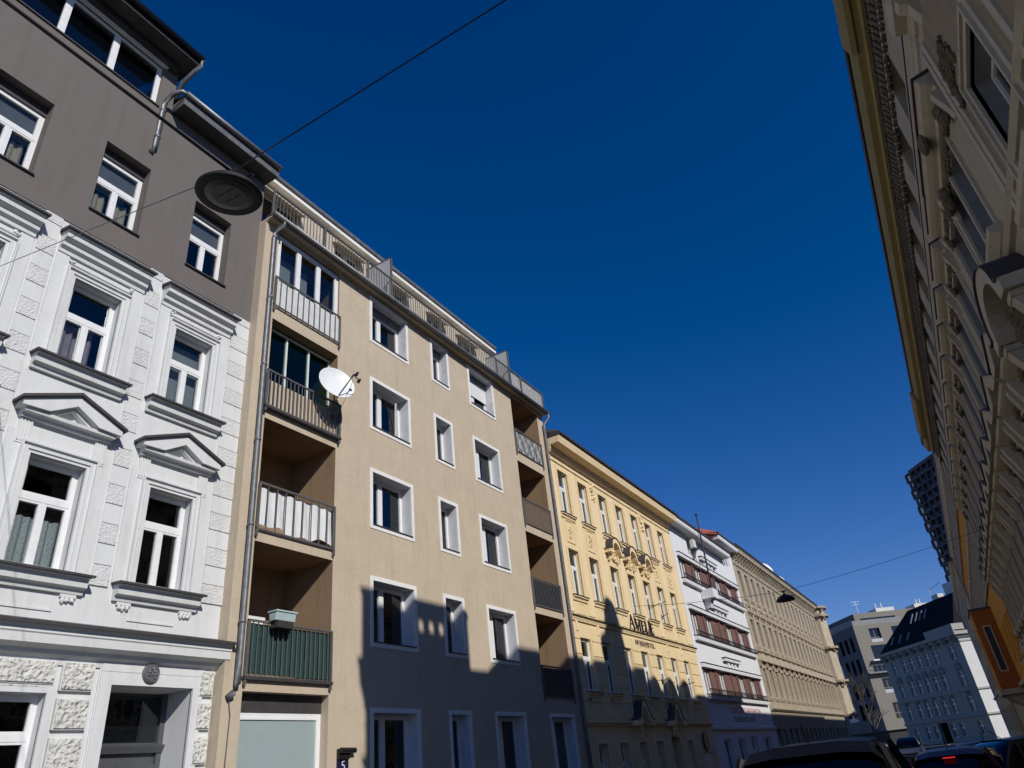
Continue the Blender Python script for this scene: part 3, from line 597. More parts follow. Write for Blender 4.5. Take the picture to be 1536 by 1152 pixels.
    m=MB(); m.box(-.17,.17,-.07,-.0,.33,.53); m.tube([(-.15,-.10,.50),(.30,-.10,.49)],.055,10); m.build('lamp','black',h)
    strokes(h,[('5',-.045,.12,.095,.17)],-.034,'signwhite','number',.016)
    m=MB(); 
    x=-.145
    for k,(ww,hh) in enumerate([(.034,.05),(.022,.036),(.012,.05),(.026,.036),(.022,.036),(.028,.05),(.024,.036),(.024,.036),(.022,.036),(.024,.036)]):
        m.box(x,x+ww*.35,-.034,-.03,.03,.03+hh); m.box(x+ww*.35,x+ww,-.034,-.03,.03+(hh*.55 if k%2 else 0),.03+(hh*.75 if k%2 else hh*.3)); x+=ww+.006
    m.build('street_name','signwhite',h)
GL={'A':[((0,0),(.5,1),.5),((.5,1),(1,0),1),((.22,.36),(.8,.36),.28)],
'M':[((.06,0),(.06,1),.28),((.06,1),(.5,.05),1),((.5,.05),(.94,1),.28),((.92,0),(.92,1),1)],
'E':[((.2,0),(.2,1),1),((.2,.96),(.9,.96),.28),((.2,.5),(.75,.5),.28),((.2,.04),(.95,.04),.28),((.9,.96),(.9,.78),.28),((.95,.04),(.95,.24),.28)],
'L':[((.2,0),(.2,1),1),((.2,.04),(.95,.04),.28),((.95,.04),(.95,.28),.28)],
'I':[((.5,0),(.5,1),1)],
'P':[((.2,0),(.2,1),1),((.2,.96),(.7,.96),.28),((.7,.96),(.9,.75),.6),((.9,.75),(.7,.48),.6),((.7,.48),(.2,.48),.28)],
'R':[((.2,0),(.2,1),1),((.2,.96),(.7,.96),.28),((.7,.96),(.88,.75),.6),((.88,.75),(.7,.5),.6),((.7,.5),(.2,.5),.28),((.5,.5),(.95,0),.9)],
'T':[((.5,0),(.5,1),1),((0,.96),(1,.96),.28)],
'H':[((.15,0),(.15,1),1),((.85,0),(.85,1),1),((.15,.5),(.85,.5),.28)],
'O':[((.5,.98),(.15,.75),.7),((.15,.75),(.15,.25),1),((.15,.25),(.5,.02),.7),((.5,.02),(.85,.25),.7),((.85,.25),(.85,.75),1),((.85,.75),(.5,.98),.7)],
'5':[((.15,1),(.9,1),.8),((.2,1),(.12,.55),1),((.12,.55),(.6,.62),.9),((.6,.62),(.92,.35),1.1),((.92,.35),(.6,.02),1.0),((.6,.02),(.08,.08),.9)]}
def strokes(par,items,y,mat,name,sw,depth=.006,each=False):
    m=MB()
    for ch,x,z,w,h in items:
        if each: m=MB()
        for k,((a,b),(c,d),t) in enumerate(GL[ch]):
            p=Vector((x+a*w,z+b*h)); q=Vector((x+c*w,z+d*h)); dr=(q-p).normalized(); n=Vector((-dr.y,dr.x))*sw*t*.5; p-=dr*sw*.15; q+=dr*sw*.15
            e=k*.0006
            m.py([(p+n)[:],(q+n)[:],(q-n)[:],(p-n)[:]],y-depth-e,y)
        if each: m.build(name,mat,par)
    if not each: m.build(name,mat,par)
apt_things()

# ================================================================== 3 yellow hotel
def hotel():
    off=32.5; x0,x1=25.06,40.32
    t=thing('hotel_building','yellow stucco hotel with tall white windows and curved hoods, next to the beige block','building',(-D,off,0),R(90))
    wx=[25.72,27.70,29.92,31.98,33.97,35.95,37.95]; ww=.95
    rows=[(4.2,6.13),(7.75,9.63),(11.15,13.1)]
    holes=[(x,x+ww,a,b,.22) for x in wx for a,b in rows]
    gx=[25.86,27.85,29.85,31.75,35.9]; door=(33.85,35.0,0,2.6,.6)
    holes+=[(x,x+.85,.6,2.45,.3) for x in gx]+[door]
    w=MB(off); w.wall(x0,x1,0,14.2,holes); shell(off,x0,x1,14.2,b=w).build('wall','yellow',t)
    room(t,off,x0,x1,0,14.1,[3.2,6.8,10.4],mat='room')
    for ci,x in enumerate(wx):
        for r,(a,b) in enumerate(rows):
            o=window(t,off,x,a,ww,b-a,.14,'T',.62,glass='glass')
            m=MB(off); 
            if r: m.ring(x,x+ww,a,b,.10,-.035,.02,False); m.ring(x-.1,x+ww+.1,a,b+.1,.06,-.02,.02,False); sub(m,'surround','yellow',o)
            m=MB(off); m.mould(x-.17,x+ww+.17,[(-.01,a-.24),(.05,a-.22),(.07,a-.12),(.13,a-.10),(.13,a-.04),(-.01,a-.02)]); sub(m,'sill','yellow_lt',o)
            m=MB(off); m.px([(-.16,a-.045),(-.16,a-.02),(.14,a+.015),(.14,a-.02)],x-.19,x+ww+.19); sub(m,'sill_flashing','sheet',o)
            if r==1 and ci in(2,3,4):
                cx=x+ww/2; m=MB(off); z=10.18
                outer=[(cx-.80,z),(cx-.80,z+.16),(cx-.52,z+.18)]+arc(cx,z+.22,.52,.52,170,10,10)+[(cx+.52,z+.18),(cx+.80,z+.16),(cx+.80,z)]
                inner=[(cx+.50,z+.0)]+arc(cx,z+.12,.40,.42,10,170,10)+[(cx-.50,z)]
                m.py(outer+inner,-.34,.01); sub(m,'hood','yellow_lt',o)
                m=MB(off)
                top=[(cx-.84,z+.165),(cx-.54,z+.19)]+arc(cx,z+.225,.53,.53,170,10,10)+[(cx+.54,z+.19),(cx+.84,z+.165)]
                for p,q in zip(top,top[1:]): m.py([p,q,(q[0],q[1]+.035),(p[0],p[1]+.035)],-.38,.0)
                sub(m,'hood_flashing','sheet',o)
                m=MB(off); m.cluster(cx-.4,cx+.4,z-.28,z+.05,-.05,.07,26); m.cluster(cx-.22,cx+.22,z+.05,z+.42,-.09,.08,20); m.box(cx-.55,cx-.42,-.16,.01,z-.3,z); m.box(cx+.42,cx+.55,-.16,.01,z-.3,z); sub(m,'relief','yellow_lt',o)
            if r==1 and ci not in(2,3,4):
                m=MB(off); cx=x+ww/2; m.ring(cx-.34,cx+.34,9.95,10.85,.04,-.03,.01); m.cluster(cx-.14,cx+.14,10.1,10.7,-.01,.055,22); sub(m,'relief_panel','yellow',o)
            if r==1: m=MB(off); cx=x+ww/2; m.box(cx-.45,cx+.45,-.02,.01,7.02,7.42); m.cluster(cx-.3,cx+.3,7.40,7.46,-.01,.03,12); sub(m,'apron','yellow',o)
            if r==0: m=MB(off); cx=x+ww/2; m.box(cx-.40,cx-.30,-.05,.01,3.6,3.95); m.box(cx+.30,cx+.40,-.05,.01,3.6,3.95); m.box(cx-.40,cx+.40,-.06,.01,3.86,3.95); sub(m,'apron','yellow',o)
    for x in gx: 
        o=window(t,off,x,.6,.85,1.85,.2,'T',.62,glass='glassd'); m=MB(off); m.ring(x,x+.85,.6,2.45,.13,-.05,.02); sub(m,'surround','yellow_lt',o)
    d=MB(off); d.box(door[0],door[1],.5,.56,0,2.6); d.box((door[0]+door[1])/2-.03,(door[0]+door[1])/2+.03,.46,.5,0,2.1); d.box(door[0],door[1],.45,.5,2.08,2.16); d.build('front_door','black',t)
    # lesenes on the upper floors
    m=MB(off)
    for a,b in zip([x0-.3]+[x+ww for x in wx],[*wx,x1+.3]):
        c=(a+b)/2; hw=min((b-a)/2-.22,.42)
        if hw>.08: m.box(max(c-hw,x0),min(c+hw,x1),-.030,.01,7.05,13.35)
    m.build('lesenes','yellow_lt',t)
    m=MB(off); 
    for c in (wx[1]+ww+.60,wx[4]+ww+.52): m.cluster(c-.18,c+.18,12.5,13.4,-.06,.07,34)
    m.build('relief','yellow_lt',t)
    # rustication between the windows of the second storey
    m=MB(off); edges=[x0-.15]+[v for x in wx for v in (x-.06,x+ww+.06)]+[x1]
    zz=[3.3,3.85,4.40,4.95,5.5,6.05,6.6]
    for a,b in zip(edges[::2],edges[1::2]):
        for p,q in zip(zz,zz[1:]): m.box(max(a,x0)+.01,b-.01,-.035,.01,p+.015,q-.015)
    m.build('rusticated_blocks','yellow',t,bevel=.008)
    m=MB(off); edges=[x0-.1]+[v for x in gx[:4] for v in (x-.16,x+1.01)]+[door[0]-.1,door[1]+.1,gx[4]-.16,gx[4]+1.0,x1]
    for a,b in zip(edges[::2],edges[1::2]):
        for p,q in ((.2,.75),(.75,1.3),(1.3,1.85),(1.85,2.4)): m.box(max(a,x0)+.01,b-.01,-.035,.01,p+.015,q-.015)
    m.build('rusticated_base','yellow',t,bevel=.008)
    # bands and cornice
    c=MB(off); z=6.72; c.mould(x0,x1+.06,[(-.01,z),(.06,z),(.08,z+.06),(.10,z+.09),(.11,z+.15),(.14,z+.17),(-.01,z+.20)])
    z=6.28
    for k,x in enumerate(wx):
        if k not in (3,4): c.box(x-.32,x-.16,-.07,.01,6.35,6.72); 
    c.build('string_cornice','yellow_lt',t); c=MB(off); c.px([(-.17,6.885),(-.17,6.91),(0,6.96),(0,6.92)],x0,x1+.08); c.build('cornice_flashing','letter',t)
    c=MB(off); c.mould(x0,x1,[(-.01,3.02),(.06,3.04),(.08,3.10),(.16,3.13),(.17,3.20),(-.01,3.22)]); c.build('base_cornice','yellow_lt',t)
    for cx in (30.27,34.4):
        z=2.95; m=MB(off)
        outer=[(cx-1.0,z+.08),(cx-.98,z+.28),(cx-.62,z+.35)]+arc(cx,z+.62,.36,.42,160,20,8)+[(cx+.62,z+.35),(cx+.98,z+.28),(cx+1.0,z+.08)]
        inner=[(cx+.6,z+.08)]+arc(cx,z+.42,.28,.36,10,170,8)+[(cx-.6,z+.08)]
        m.py(outer+inner,-.36,.01); o=m.build('door_hood','yellow_lt',t)
        m=MB(off); top=outer[1:-1]
        for p,q in zip(top,top[1:]): m.py([p,q,(q[0],q[1]+.03),(p[0],p[1]+.03)],-.39,.0)
        m.build('flashing','sheet',o); m=MB(off); m.cluster(cx-.35,cx+.35,z-.35,z+.5,-.05,.09,40); m.build('relief','yellow_lt',o)
    c=MB(off); z=13.42; c.mould(x0,x1,[(-.01,z),(.05,z),(.06,z+.06),(-.01,z+.08)]); c.mould(x0+.0,x1,[(-.01,13.72),(.10,13.74),(.16,13.84),(.20,13.98),(.58,14.02),(.60,14.10),(.64,14.22),(.66,14.30),(-.01,14.32)]); c.build('eaves_cornice','yellow_lt',t)
    c=MB(off); c.mould(x0-.02,x1+.05,[(-.0,14.325),(.70,14.325),(.75,14.36),(.76,14.46),(.72,14.48),(.0,14.6)]); c.build('gutter','sheet',t)
    c=MB(off); c.q((x0,-.7,14.49),(x1,-.7,14.49),(x1,5,17),(x0,5,17)); c.q((x0,-.7,14.3),(x0,-.7,14.49),(x0,5,17),(x0,5,14.2)); c.q((x1,-.7,14.3),(x1,-.7,14.49),(x1,5,17),(x1,5,14.2)); c.build('roof','roof_grey',t)
    return t
hotel()
def hotel_things():
    s=thing('hotel_sign','black serif letters AMELIE APARTHOTEL mounted across the yellow hotel front','sign',(-D,32.6,6.96),R(90))
    xs=[(-1.50,.60),(-.84,.74),(-.02,.42),(.50,.36),(.94,.14),(1.16,.42)]
    it=[(c,x,.06,w*.9,.60) for c,(x,w) in zip('AMELIE',xs)]
    strokes(s,it,-.045,'letter','letter',.15,.010,each=True)
    x=-1.22
    it=[]
    for c in 'APARTHOTEL': it.append((c,x,-.60,.185,.20)); x+=.252
    strokes(s,it,-.045,'letter','letter',.055,.008,each=True)
    for (x,z,l) in ((34.2,8.33,.9),(35.8,8.05,.35),(36.1,4.75,.9),(34.0,4.92,.35)):
        b=thing('flag_bracket',{34.2:'thin black flag bracket between upper hotel windows, the longer one',35.8:'short black bracket by the hotel window right of the long flag bracket',36.1:'thin black bracket beside the hotel second floor window near its right end',34.0:'short black bracket under the small hotel lettering'}[x],'bracket',(-D,x,z),R(90),'brackets on the hotel front')
        m=MB(); m.tube([(0,0,0),(.05,-l,.12)],.018,6); m.build('arm','black',b); m=MB(); m.box(-.05,.05,-.03,.01,-.12,.12); m.tube([(.0,-.02,-.1),(.03,-l*.5,.06)],.01,5); m.build('mount','black',b)
    r=thing('round_sign','dark round wall sign at the right end of the hotel ground floor','sign',(-D,38.55,2.35),R(90))
    m=MB(); m.lathe((0,-.12,0),[(0,.03),(.40,.03),(.42,.015),(.42,-.02),(0,-.03)],30,Vector((0,-1,0))); m.build('disc','black',r); m=MB(); m.box(-.03,.03,-.12,.0,-.03,.03); m.build('mount','black',r)
    p=thing('lettered_plaque','rows of small pale lettering on the hotel wall under the round sign','sign',(-D,38.6,1.2),R(90))
    m=MB(); random.seed(3)
    for k in range(6):
        xx=-.5+random.uniform(0,.1)
        while xx<.5:
            l=random.uniform(.03,.09); m.box(xx,xx+l,-.045,-.038,.45-k*.13,.52-k*.13); xx+=l+random.uniform(.02,.05)
    m.build('lettering','signwhite',p); m=MB(); m.box(-.6,.6,-.038,.0,-.3,.62); m.build('panel','yellow',p)
hotel_things()

# ================================================================== 4 white house with brick window bands
def brickhouse():
    off=47.7; x0,x1=40.36,55.15
    t=thing('brick_band_house','white rendered house with three long dark brick window bands and a red tiled roof','building',(-D,off,0),R(90))
    bands=[(4.62,5.98),(7.68,9.12),(10.9,12.2)]; bx0,bx1=41.0,54.3
    wl=[41.35,44.3,48.8,51.7]; ww=1.15
    holes=[(bx0,bx1,a,b,.06) for a,b in bands]+[(52.2,54.1,13.75,14.65,.2),(43.6,44.9,12.85,14.2,.5)]
    gh=[(42.0,43.6,.6,2.4,.3),(45.0,46.4,.6,2.4,.3),(48.0,49.4,.1,2.5,.3),(51.2,53.2,.5,2.4,.3)]
    w=MB(off); w.wall(x0,x1,0,14.6,holes+gh); shell(off,x0,x1,14.6,b=w); w.wall(50.6,x1,14.6,15.6,[],y=-.0); w.q((50.6,0,14.6),(50.6,6,14.6),(50.6,6,15.6),(50.6,0,15.6)); w.build('wall','white2',t)
    for fl,(a,b) in enumerate(bands):
        m=MB(off); m.wall(bx0,bx1,a,b,[(x,x+ww,a+.05,b-.02,.2) for x in wl],y=.06); o=m.build('brick_band','brick',t)
        m=MB(off)
        for x in (43.5,46.8,48.1,50.9,53.5): m.box(x,x+.22,-.01,.06,a,b)
        m.build('piers','brick',o)
        for ci,x in enumerate(wl):
            window(t,off,x,a+.05,ww,b-a-.07,.16,'N2',glass='glass',fw=.09)
        m=MB(off); m.mould(bx0-.15,bx1+.2,[(-.01,b),(.15,b+.02),(.17,b+.20),(-.01,b+.22)]); m.build('lintel','white2',o)
        m=MB(off); m.mould(bx0-.15,bx1+.35,[(-.01,a-.28),(.20,a-.26),(.24,a-.06),(-.01,a-.0)]); m.build('sill_band','white2',o)
        m=MB(off); m.px([(-.27,a-.05),(-.27,a-.02),(.0,a+.03),(.0,a-.0)],bx0-.18,bx1+.38); m.box(bx0-.17,bx1+.2,-.21,.0,b+.225,b+.25); m.build('flashing','black',o)
        m=railing(off,bx0,bx1,a+.0,a+.28,-.20,.14,.012); m.build('window_guard','black',o)
        z=b+.42 if fl<2 else b+.42
        m=MB(off); m.mould(45.6,49.2,[(-.01,z+.22),(.20,z+.22),(.22,z+.36),(-.01,z+.40)]); 
        for x in (46.4,47.2,48.0): m.box(x,x+.35,-.10,.01,z-.16,z+.22)
        m.build('ornament','white2',t)
        m=MB(off); m.box(45.55,49.25,-.25,.0,z+.40,z+.43); m.build('flashing','black',t)
    m=MB(off); m.q((x0,2.2,0),(x1,2.2,0),(x1,2.2,14.5),(x0,2.2,14.5)); 
    for f in (3.0,6.8,10.0,13): m.box(x0+.1,x1-.1,.4,2.2,f-.1,f+.1)
    m.build('interior','room',t)
    window(t,off,52.2,13.75,1.9,.9,.12,'N3',glass='glassd')
    for a,b,c,d,e in gh: window(t,off,a,c,b-a,d-c,.2,'N2' if d<2.45 else 'T',glass='glassd',fw=.07)
    m=MB(off); m.mould(x0,x1,[(-.01,2.85),(.12,2.87),(.14,3.0),(-.01,3.05)]); m.build('base_cornice','white2',t)
    m=MB(off); m.mould(x0,52.2,[(-.01,14.05),(.55,14.05),(.6,14.15),(.6,14.30),(-.01,14.35)]); m.build('eaves','white2',t)
    m=MB(off); m.mould(x0-.05,52.25,[(0,14.355),(.66,14.355),(.68,14.48),(0,14.7)]); m.build('gutter','sheet',t)
    m=MB(off); m.mould(50.4,x1+.5,[(-.01,15.15),(.5,15.15),(.55,15.25),(.55,15.42),(-.01,15.45)]); m.build('raised_eaves','white2',t)
    m=MB(off); m.mould(50.3,x1+.55,[(0,15.455),(.6,15.455),(.62,15.58),(0,15.8)]); m.build('gutter','sheet',t)
    m=MB(off); m.q((x0,-.62,14.5),(50.3,-.62,14.5),(50.3,5,17.6),(x0,5,17.6)); m.q((50.25,-.6,15.6),(x1+.5,-.6,15.6),(x1+.5,4.5,17.5),(48.0,4.5,17.5)); m.q((50.25,-.6,15.6),(48.0,4.5,17.5),(47.6,4.5,16.6),(48.2,1.0,15.3)); m.q((48.4,.8,15.4),(50.25,-.5,15.45),(50.25,-.5,15.6),(48.0,4.5,17.5)); m.build('roof','roof_tile',t)
    n=MB(off); n.box(43.5,45.0,.45,.5,12.8,14.25); n.build('niche_back','sidewhite',t)
brickhouse()
def brick_things():
    f=thing('flagpole','tall dark flagpole rising from a white box bracket on the brick band house','flagpole',(-D,44.75,9.95),R(90))
    m=MB(); m.box(-.52,.52,-.80,-.02,.15,.72); m.build('bracket_box','white2',f,bevel=.02)
    m=MB(); m._prism([(-.30,-.5,.15),(.30,-.5,.15),(.30,-.02,.15),(-.30,-.02,.15)],[(-.18,-.35,-.35),(.18,-.35,-.35),(.18,-.02,-.35),(-.18,-.02,-.35)]); m.box(-.08,.08,-.2,-.02,-.6,-.35); m.build('console','white2',f)
    m=MB(); m.tube([(0,-.62,.72),(.0,-.74,5.5)],.062,10,.045); m.box(-.16,.18,-.79,-.69,5.46,5.54); m.lathe((0,-.62,.72),[(.11,0),(.09,.25),(.07,.3)],12); m.build('pole','black',f)
    b=thing('floodlight','pale boxed floodlight on a dark triangular wall bracket below the white eaves','light',(-D,44.3,13.1),R(90))
    m=MB(); m.box(-.26,.26,-.34,-.08,.18,.72); m.build('housing','sidewhite',b,bevel=.02); m=MB(); m.box(-.32,.32,-.42,.01,.08,.15); m.px([(-.38,.08),(0.01,.08),(0.01,-.62),(-.06,-.62)],-.05,.05); m.build('bracket','lead',b)
    s=thing('shop_sign','row of red raised letters below the lowest brick window band','sign',(-D,44.9,3.75),R(90)); random.seed(11)
    x=0.0; m=MB()
    for k in range(19):
        w=random.choice([.20,.25,.29]); h=.31; ty=k%4
        m.box(x,x+.04,-.012,.0,0,h)
        if ty in(0,3): m.box(x+.055,x+w,-.0115,.0,h-.04,h)
        if ty in(0,1): m.box(x+.04,x+w,-.0115,.0,0,.04)
        if ty in(1,2): m.box(x+w-.04,x+w,-.011,.0,.04,h-.001)
        if ty in(2,3): m.box(x+.04,x+w-.04,-.0105,.0,.14,.18)
        x+=w+.14
    m.build('lettering','signred',s)
    s=thing('wall_lettering','row of dark raised letters in the shade under the red ones','sign',(-D,45.4,3.28),R(90)); x=0; m=MB()
    for k in range(12):
        w=random.choice([.24,.3,.34]); h=.27; m.box(x,x+.08,-.012,0,0,h)
        if k%3!=1: m.box(x+.08,x+w,-.0115,0,h-.06,h)
        if k%3!=2: m.box(x+.08,x+w,-.0115,0,0,.06)
        if k%2: m.box(x+w-.07,x+w,-.011,0,.06,h-.06)
        x+=w+.10
    m.build('lettering','letter',s)
brick_things()

# ================================================================== 5 long weathered stone-coloured tenement
def tenement():
    off=72; x0,x1=55.2,90.5
    t=thing('stone_tenement','long weathered grey brown tenement with rows of narrow windows and heavy eaves','building',(-D,off,0),R(90))
    rows=[(4.95,6.85),(8.45,10.3),(11.98,13.92)]; n=17; st=2.0; ww=.95; wx=[55.75+i*st for i in range(n)]
    holes=[(x,x+ww,a,b,.30) for x in wx for a,b in rows]+[(x,x+1.1,.4,2.9,.4) for x in wx]
    w=MB(off); w.wall(x0,x1,0,15.6,holes); shell(off,x0,x1,15.6,b=w).build('wall','stone',t)
    room(t,off,x0,x1,0,15.5,[3.6,7.5,11.0],mat='room')
    sur=[]; hd=[]
    proto={}
    for r,(a,b) in enumerate(rows):
        for ci,x in enumerate(wx):
            o=window(t,off,x,a,ww,b-a,.22,'T',.66,glass='glassd',fw=.055)
            if r not in proto:
                m=MB(); h=b-a; m.ring(0,ww,0,h,.13,-.32,-.20,False); m.mould(-.28,ww+.28,[(.21,-.28),(.27,-.26),(.36,-.10),(.37,-.02),(.21,.0)])
                s=m.build('surround','stone_lt',o)
                m=MB()
                if r==0: m.py([(-.36,h+.42),(-.36,h+.55),(ww/2,h+.98),(ww+.36,h+.55),(ww+.36,h+.42)],-.56,-.2); m.cluster(.0,ww,h+.16,h+.42,-.24,.09,18); m.box(-.34,-.16,-.42,-.2,h+.1,h+.42); m.box(ww+.16,ww+.34,-.42,-.2,h+.1,h+.42)
                elif r==1: m.mould(-.30,ww+.30,[(.21,h+.30),(.32,h+.32),(.46,h+.46),(.46,h+.52),(.21,h+.56)]); m.cluster(.05,ww-.05,h+.14,h+.30,-.24,.07,14); m.cluster(.05,ww-.05,-.75,-.38,-.22,.11,18)
                else: m.box(-.1,ww+.1,-.27,-.2,-.62,-.36); m.cluster(.1,ww-.1,-1.15,-.65,-.22,.10,16); m.mould(-.22,ww+.22,[(.21,h+.16),(.30,h+.18),(.32,h+.24),(.21,h+.26)])
                hh=m.build('hood','stone_lt',o); proto[r]=(s.data,hh.data)
            else:
                link('surround',proto[r][0],o); link('hood',proto[r][1],o)
    for x in wx: 
        o=window(t,off,x,.4,1.1,2.5,.3,'1',glass='glassd',fw=.06)
    m=MB(off)
    for i in range(n+1): 
        x=wx[0]+i*st-.78; m.box(x+.06,x+.50,-.10,.01,8.0,14.2)
    m.build('lesenes','stone_lt',t)
    m=MB(off); m.mould(x0,x1,[(-.01,4.0),(.08,4.02),(.22,4.14),(.24,4.24),(-.01,4.28)]); m.mould(x0,x1,[(-.01,7.86),(.1,7.88),(.24,7.98),(.26,8.06),(-.01,8.1)]); m.mould(x0,x1,[(-.01,11.25),(.06,11.27),(.12,11.36),(-.01,11.4)]); m.mould(x0,x1,[(-.01,14.35),(.08,14.37),(.12,14.5),(-.01,14.55)])
    m.build('string_courses','stone_lt',t)
    m=MB(off); m.mould(x0-.1,x1+.2,[(-.01,15.05),(.2,15.1),(.3,15.2),(.50,15.24),(.53,15.36),(.60,15.5),(-.01,15.55)]); m.build('eaves_cornice','stone_lt',t)
    m=MB(off)
    for i in range(44): 
        x=x0+.3+i*.8; m.px([(0,14.75),(-.15,14.8),(-.40,15.12),(-.40,15.24),(0,15.24)],x,x+.30)
    m.build('brackets','stone',t)
    m=MB(off); m.mould(x0-.12,x1+.25,[(0,15.555),(.64,15.555),(.70,15.66),(.69,15.72),(0,15.95)]); m.build('gutter','sheet',t)
    m=MB(off); m.q((x0,-.66,15.74),(x1,-.66,15.74),(x1,5,18.2),(x0,5,18.2)); m.build('roof','roof_grey',t)
    m=MB(off)
    for x in (70.5,73.5): m.box(x,x+1.6,2.2,3.2,15.9,18.35)
    m.build('chimney','brick',t)
    # corner bay with balconies at the far end
    b=MB(off); b.pz([(90.0,.02),(90.0,-.5),(90.9,-1.1),(92.1,-.9),(92.6,.02)],4.0,15.2); o=b.build('corner_bay','stone_lt',t)
    m=MB(off)
    for z in (4.0,7.4,10.9,14.4,15.3): m.pz([(89.7,.0),(89.7,-.8),(90.8,-1.5),(92.5,-1.2),(93,.0)],z,z+.22); m.cluster(90.0,92.2,z-.35,z,-1.0,.14,16)
    m.build('balcony_slabs','stone',o)
    # dishes on the roof
    labels=['white satellite dish on the tenement roof, nearest to the red tiled roof','white satellite dish on the tenement roof beside the chimneys','white satellite dish on the tenement roof, farthest down the street']
    for (x,z,s),lb in zip(((60.5,17.0,1.0),(76.5,17.7,1.25),(83.0,17.6,1.1)),labels):
        d=thing('satellite_dish',lb,'satellite dish',(-D-1.7,x,z-.9),0,'dishes on the tenement roof')
        m=MB(); ax=Vector((.75,-.6,.3)); m.lathe((.25,-.15,.9),[(0,-.05),(.4*s,.0),(.7*s,.10),(.72*s,.10),(.7*s,.06),(.4*s,-.04),(0,-.1)],24,ax); m.build('reflector','dish',d,smooth=True); m=MB(); m.tube([(0,0,-.6),(.05,0,.85)],.05,6); m.build('mast','rail',d)
tenement()

# ================================================================== 6 right-hand ornate corner house
def ornate():
    y0,y1=6.6,40.5; off=-23.0
    t=thing('ornate_corner_house','tall cream corner house with stucco garlands, deep window hoods and a heavy olive eave','building',(W,-off,0),R(-90))
    X=lambda y:-y
    x0,x1=-y1,-y0; ze=14.15
    bays=[13.85+2.06*i for i in range(13)]        # near jamb of each window, street coordinate
    at_=[12.3+2.06*i+.0 for i in range(14)]
    ww=1.05; f1=(4.6,6.55); f2=(8.1,10.15) if False else (8.75,10.35); fm=(5.4,7.0)
    holes=[]; rows3=(8.55,10.42); rows2=(5.15,7.0); rows0=(1.0,3.2)
    for b in bays:
        for r in (rows3,rows2,rows0): holes.append((X(b+ww),X(b),*r,.30))
    holes+=[(X(12.62),X(11.72),*rows3,.30),(X(13.60),X(12.72),*rows3,.30)]
    for a in at_: holes.append((X(a+1.05),X(a),12.62,13.55,.28))
    cw=(X(9.35),X(8.1),7.4,9.42,.34); cw2=(X(9.35),X(8.1),3.2,5.3,.34); holes+=[cw,cw2,(X(13.1),X(11.9),5.15,6.9,.3)]
    w=MB(off); w.wall(x0,x1,0,ze+.6,holes); shell(off,x0,x1,ze+.6,dep=11,b=w).build('wall','cream',t)
    room(t,off,x0,x1,0,ze+.5,[4.0,7.7,11.4],y=2.2)
    # tan corner bay skin
    c=MB(off); c.wall(X(10.25),X(y0),0,11.2,[cw[:4]+(.05,),cw2[:4]+(.05,)],y=-.05); c.q((X(10.25),-.05,0),(X(10.25),0,0),(X(10.25),0,11.2),(X(10.25),-.05,11.2)); c.build('corner_skin','tan',t)
    def wn(xa,xb,r,st='T',tr=.66): return window(t,off,xa,r[0],xb-xa,r[1]-r[0],.20,st,tr,glass='glassd')
    for q in (cw,cw2):
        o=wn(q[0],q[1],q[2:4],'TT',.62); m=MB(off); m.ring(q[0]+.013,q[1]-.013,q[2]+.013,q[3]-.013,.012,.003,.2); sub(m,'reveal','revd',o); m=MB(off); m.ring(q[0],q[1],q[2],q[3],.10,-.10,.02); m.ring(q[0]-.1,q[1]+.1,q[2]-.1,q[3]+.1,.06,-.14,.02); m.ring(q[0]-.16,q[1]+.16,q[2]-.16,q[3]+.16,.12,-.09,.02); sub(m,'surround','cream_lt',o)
        m=MB(off); m.mould(q[0]-.3,q[1]+.3,[(-.01,q[2]-.4),(.2,q[2]-.36),(.34,q[2]-.22),(.35,q[2]-.12),(-.01,q[2]-.08)]); sub(m,'sill','cream_lt',o)
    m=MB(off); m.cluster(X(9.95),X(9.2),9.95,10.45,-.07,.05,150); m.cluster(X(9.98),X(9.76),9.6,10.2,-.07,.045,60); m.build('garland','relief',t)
    m=MB(off)
    m.box(X(10.35),X(10.2),-.09,.02,4,11.2); 
    for yy in (7.4,10.05): m.box(X(yy+.08),X(yy-.08),-.09,-.04,4,11.2)
    m.build('lesenes','cream_lt',t)
    m=MB(off); m.mould(X(10.15),X(y0),[(-.01,11.55),(.06,11.57),(.12,11.7),(.30,11.73),(.33,11.82),(.35,11.9),(-.01,11.95)]); bal=m.build('corner_ledge','cream_lt',t)
    m=MB(off)
    for yy in (7.1,7.9,8.7,9.5): m.px([(0,11.15),(-.06,11.17),(-.10,11.3),(-.14,11.5),(-.25,11.58),(-.27,11.72),(0,11.72)],X(yy+.12),X(yy-.12))
    m.build('console','cream_lt',bal); m=MB(off)
    for k in range(8): m.lathe((X(10.0)+k*.40,-.16,11.95),[(.08,0),(.08,.06),(.13,.25),(.07,.6),(.07,.72),(.10,.8)],10)
    m.box(X(10.1),X(y0),-.24,-.02,12.75,12.9); m.build('balustrade','cream_lt',bal)
    # third-floor coupled window by the corner, wide hood
    def hood3(ya,yb,wide=False):
        m=MB(off); z=10.62; a,b=X(yb),X(ya)
        m.mould(a,b,[(-.01,z),(.10,z+.02),(.12,z+.10),(.20,z+.14),(.28,z+.20),(.30,z+.30),(.32,z+.34),(-.01,z+.40)])
        for xx in (a+.03,b-.19): m.px([(0,z-.62),(-.06,z-.6),(-.10,z-.4),(-.20,z-.05),(-.20,z),(0,z)],xx,xx+.16)
        return m
    for (ya,yb) in ((11.72,12.62),(12.72,13.60)):
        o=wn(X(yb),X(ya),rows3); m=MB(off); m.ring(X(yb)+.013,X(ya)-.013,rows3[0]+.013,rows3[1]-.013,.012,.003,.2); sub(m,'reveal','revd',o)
    m=hood3(10.45,13.65); hh=m.build('hood','cream_lt',t)
